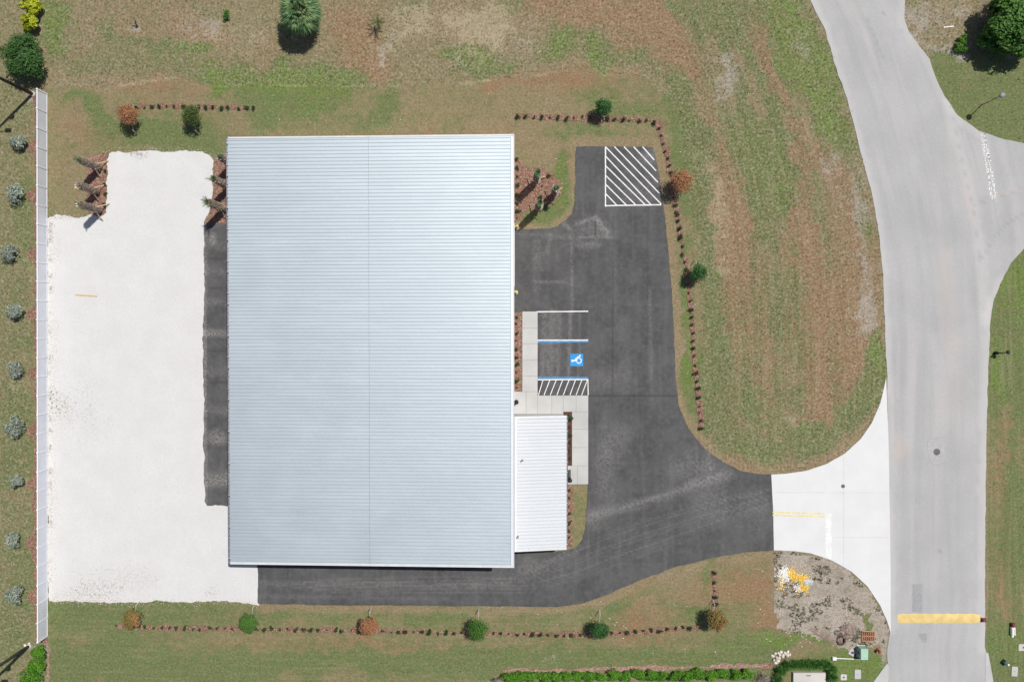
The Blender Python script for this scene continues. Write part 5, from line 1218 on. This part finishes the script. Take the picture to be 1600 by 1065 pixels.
# rocks
rk = [(1207,1024),(1211,1020),(1215,1019),(1220,1017.5),(1226,1019),(1230,1018),(1234,1021),(1218,1022),(1213,1026),(1223,1023),(1209,1030),(1215,1031),(1217,1027),(1212,1034),(1229,1022)]
base_rocks = []
for k in range(4):
    bm = bmesh.new(); bmesh.ops.create_icosphere(bm, subdivisions=2, radius=.17); r = np.random.default_rng(900+k)
    for v in bm.verts: v.co *= 1+.28*(float(vnoise(v.co.x*9+k*7, v.co.y*9+v.co.z*5, 1.0, k))-.5)*2; v.co.z *= .7
    m = bpy.data.meshes.new('rock'); bm.to_mesh(m); bm.free(); m.materials.append(M['rock']); base_rocks.append(m)
for i, (px, py) in enumerate(rk):
    o = obj('rock', base_rocks[i%4]); b = G(px, py); o.location = (b.x,b.y,.07); o.rotation_euler = (random.random(),random.random(),random.random()*6); s = random.uniform(.75,1.35); o.scale = (s,s*random.uniform(.8,1.2),s)
    tag(o, 'pale rock in the heap beside the grass clumps', 'rock', 'pale rock heap by the grasses')
for i, (px, py, lb) in enumerate(((39.5,1007,'left pale stone at the foot of the lower pole'),(46,1004.5,'upper pale stone at the foot of the lower pole'),(41.5,1010,'lower pale stone at the foot of the lower pole'))):
    o = obj('rock', base_rocks[i]); b = G(px, py); o.location = (b.x,b.y,.06); o.scale = (.8,.8,.8); tag(o, lb, 'rock', 'stones at the pole foot')
# spoil heap by the hole
def heap(px, py, rx, ry, h, mat, lb, seed, name='dirt_heap', ang=0):
    n = 26; V = []; F = []; r = np.random.default_rng(seed); c0 = G(px, py)
    for i in range(n+1):
        for j in range(n+1):
            u, v = i/n*2-1, j/n*2-1; rr_ = math.hypot(u,v)+ (float(vnoise(u*3+seed, v*3, .7, seed))-.5)*.5
            z = h*max(0,1-rr_*rr_)*(1+.7*(float(vnoise(u*6+seed, v*6, 1, seed+3))-.5)) - .045
            V.append((u*rx/16, v*ry/16, z))
    for i in range(n):
        for j in range(n): F.append((i*(n+1)+j,(i+1)*(n+1)+j,(i+1)*(n+1)+j+1,i*(n+1)+j+1))
    o = MB().add(V, F).build(name, mat, None, True); o.location = (c0.x,c0.y,0); o.rotation_euler = (0,0,ang); tag(o, lb, 'dirt heap'); return o
heap(1326,985,14,12,.34,'soil','lumpy heap of dug soil beside the hole',31,ang=.7)
heap(1287,991,26,7,.14,'soil','low smooth ridge of bare soil left of the hole',33,ang=-.45)
hb = G(1314,1000); o = MB().lathe([(.50,.0),(.42,.10),(.33,.05),(.29,-.35),(.02,-.38)],22,cap0=False).build('hole_rim','soil_dark'); o.location = (hb.x,hb.y,-.02); tag(o,'dark dug hole with a raised soil rim near the pallet','hole')
heap(1314,1000,3,4.5,.10,'soil','small plug of soil standing inside the dug hole',35)
# spilled debris (white, orange, blue chips)
r = np.random.default_rng(950); V=[];F=[];T_=[]
def chips(px, py, rx, ry, n, cols, s=.09):
    for k in range(n):
        x, y = r.normal(px,rx*.55), r.normal(py,ry*.55); b = G(x,y); a = r.uniform(0,6.28); l = r.uniform(.4,1.3)*s; i0 = len(V); z = r.uniform(.0,.05); tl = r.uniform(-.03,.03,4)
        for q in range(4): V.append((b.x+math.cos(a+q*1.57)*l*(1 if q%2 else .7), b.y+math.sin(a+q*1.57)*l*(1 if q%2 else .7), z+tl[q]+.02))
        F.append((i0,i0+1,i0+2,i0+3)); T_.append(cols[r.integers(len(cols))])
wh_ = [(.72,.71,.66),(.66,.66,.6),(.75,.73,.66)]; yl = [(.72,.42,.04),(.78,.52,.06),(.70,.33,.03),(.72,.55,.2)]; bl_ = [(.40,.50,.60),(.50,.57,.62),(.66,.68,.7)]
chips(1225,896,9,9,300,wh_); chips(1221,910,5,12,90,wh_+yl); chips(1237,896,5,8,170,yl); chips(1249,903,13,6,300,yl); chips(1262,908,6,4,150,bl_); chips(1247,918,6,5,120,wh_+bl_); chips(1256,918,10,6,110,yl); chips(1240,905,26,22,260,wh_+yl, .05)
m = bpy.data.meshes.new('debris_scatter'); m.from_pydata(V,[],F); m.materials.append(M['chips']); c4 = np.ones((len(F),4),np.float32); c4[:,:3] = np.array(T_)
m.attributes.new('tint','FLOAT_COLOR','FACE').data.foreach_set('color', c4.ravel()); tag(obj('debris_scatter',m),'spilled white orange and blue chips on the dirt triangle',kind='stuff')
# pebbles and litter specks
V=[];F=[];T_=[]
pts = []
for (x0,y0,x1,y1,n) in ((1300,430,1380,620,26),(800,930,1210,1020,40),(860,60,1200,340,20),(100,20,800,200,26),(1180,880,1390,1010,60),(1250,990,1300,1005,14),(1060,330,1100,640,14),(1250,640,1300,700,10),(1540,120,1600,200,3),(1225,980,1245,1003,10)):
    for k in range(n): pts.append((r.uniform(x0,x1), r.uniform(y0,y1)))
for x, y in pts:
    b = G(x,y); s = r.uniform(.03,.09); i0 = len(V); h = s*.8
    V += [(b.x-s,b.y,0),(b.x,b.y-s*.8,0),(b.x+s,b.y,0),(b.x,b.y+s*.8,0),(b.x+s*.1,b.y,h)]; F += [(i0,i0+1,i0+4),(i0+1,i0+2,i0+4),(i0+2,i0+3,i0+4),(i0+3,i0,i0+4)]
    c_ = (.66,.62,.55) if r.random() < .75 else (.6,.5,.3); T_ += [c_]*4
m = bpy.data.meshes.new('pebbles'); m.from_pydata(V,[],F); m.materials.append(M['chips']); c4 = np.ones((len(F),4),np.float32); c4[:,:3] = np.array(T_)
m.attributes.new('tint','FLOAT_COLOR','FACE').data.foreach_set('color', c4.ravel()); tag(obj('pebbles',m),'scattered pale stones and litter in the grass',kind='stuff')

# ---- grass tufts
def tufts(name, X, Y, hgt, mats, lb, seed, blades=3, wdk=1.0):
    r = np.random.default_rng(seed); n = len(X); nb = n*blades
    cx_ = np.repeat(X, blades)+r.normal(0,.035,nb); cy_ = np.repeat(Y, blades)+r.normal(0,.035,nb); a = r.uniform(0,6.28,nb); h = hgt*r.uniform(.5,1.2,nb); sp = h*r.uniform(.4,1.1,nb); wd = wdk*r.uniform(.012,.026,nb)
    V = np.stack([np.stack([cx_-np.sin(a)*wd, cy_+np.cos(a)*wd, np.full(nb,-.03)],1), np.stack([cx_+np.sin(a)*wd, cy_-np.cos(a)*wd, np.full(nb,-.03)],1), np.stack([cx_+np.cos(a)*sp, cy_+np.sin(a)*sp, h],1)],1).reshape(-1,3)
    F = np.arange(3*nb).reshape(nb,3); m = bpy.data.meshes.new(name); m.from_pydata(V.tolist(),[],F.tolist()); m.materials.append(M[mats])
    m.attributes.new('var','FLOAT','FACE').data.foreach_set('value', np.clip(np.repeat(r.normal(.5,.28,n),blades),0,1).astype(np.float32)); tag(obj(name,m),lb,kind='stuff')
Xg, Yg, rg, gg = LAWN['X'], LAWN['Y'], LAWN['rough'], LAWN['green']
on = (np.abs(Xg) < 56) & (np.abs(Yg) < 39)
PXg, PYg = PXL(Xg, Yg)
for pl in (gp, ap, rl+rr, apn, rect(800,480,920,860), rect(355,205,806,890), rect(317,340,360,792)): 
    q = [G(*p) for p in pl]; on &= ~inside(Xg, Yg, [(p.x,p.y) for p in q])
r = np.random.default_rng(77)
w_ = np.where(on, rg*(.25+vnoise(Xg,Yg,1.4,91)**2), 0); k = r.random(len(w_)) < w_*.36
tufts('dry_grass_tufts', Xg[k]+r.uniform(-.2,.2,k.sum()), Yg[k]+r.uniform(-.2,.2,k.sum()), .12, 'leaf_straw', 'dry straw coloured tufts in the rough field', 78, 5, 1.2)
w_ = np.where(on, np.clip(gg,0,1)*(.25+rg), 0); k = r.random(len(w_)) < w_*.4
tufts('green_grass_tufts', Xg[k]+r.uniform(-.2,.2,k.sum()), Yg[k]+r.uniform(-.2,.2,k.sum()), .085, 'leaf_olive', 'short green grass tufts in the lawn', 79, 4)
# weeds on the dirt triangle
DPp = [(p.x,p.y) for p in DP]; dx_ = r.uniform(min(p[0] for p in DPp), max(p[0] for p in DPp), 5200); dy_ = r.uniform(min(p[1] for p in DPp), max(p[1] for p in DPp), 5200)
kk = inside(dx_, dy_, DPp); dx_ = dx_[kk]; dy_ = dy_[kk]; kk = vnoise(dx_, dy_, 1.0, 301)*.6+vnoise(dx_, dy_, .4, 302)*.4 > .57; dx_ = dx_[kk]; dy_ = dy_[kk]; h_ = len(dx_)//2
tufts('dirt_weeds', dx_[:h_], dy_[:h_], .13, 'leaf_olive', 'sparse green weeds on the dirt triangle', 303, 5, 1.5)
tufts('dirt_straw', dx_[h_:], dy_[h_:], .13, 'leaf_dry', 'dry stalks lying on the dirt triangle', 304, 5, 1.5)
# stray shell along the gravel edge
V=[];F=[];T_=[]
O = resample([(p.x,p.y) for p in [G(*q) for q in gp]], .12)
for (x, y) in O:
    for k in range(2):
        ex, ey = x+r.normal(0,.22), y+r.normal(0,.22); s = r.uniform(.015,.05); i0 = len(V); z = .032
        V += [(ex-s,ey,.0),(ex,ey-s,.0),(ex+s,ey,.0),(ex,ey+s,.0),(ex,ey,z+s*.5)]; F += [(i0,i0+1,i0+4),(i0+1,i0+2,i0+4),(i0+2,i0+3,i0+4),(i0+3,i0,i0+4)]; T_ += [(.62,.61,.58)]*4
m = bpy.data.meshes.new('stray_shell'); m.from_pydata(V,[],F); m.materials.append(M['chips']); c4 = np.ones((len(F),4),np.float32); c4[:,:3] = np.array(T_)
m.attributes.new('tint','FLOAT_COLOR','FACE').data.foreach_set('color', c4.ravel()); tag(obj('stray_shell',m),'stray white shell pieces along the gravel edge',kind='stuff')
# weeds and dead leaves along the fence foot on the gravel
wx = []; wy = []
for y0 in (350,362,375,405,433,450,490,515,560,583,605,620,640,655,672,700,735,757,800,815,845,875,905):
    for k in range(r.integers(8,34)):
        p = G(77+abs(r.normal(0,3.2)), y0+r.normal(0,3.5)); wx.append(p.x); wy.append(p.y)
for (x0,y0,sx,sy,n) in ((97,630,6,6,40),(150,922,18,8,70),(200,900,26,12,50),(120,645,20,14,34),(216,240,6,3,50),(332,928,3,3,14),(90,338,12,3,50)):
    for k in range(n): p = G(r.normal(x0,sx), r.normal(y0,sy)); wx.append(p.x); wy.append(p.y)
tufts('gravel_weeds', np.array(wx), np.array(wy), .09, 'leaf_dry', 'withered weeds and dead leaves scattered on the gravel', 80, 4, 1.0)

scene.render.resolution_x = 1024; scene.render.resolution_y = 681
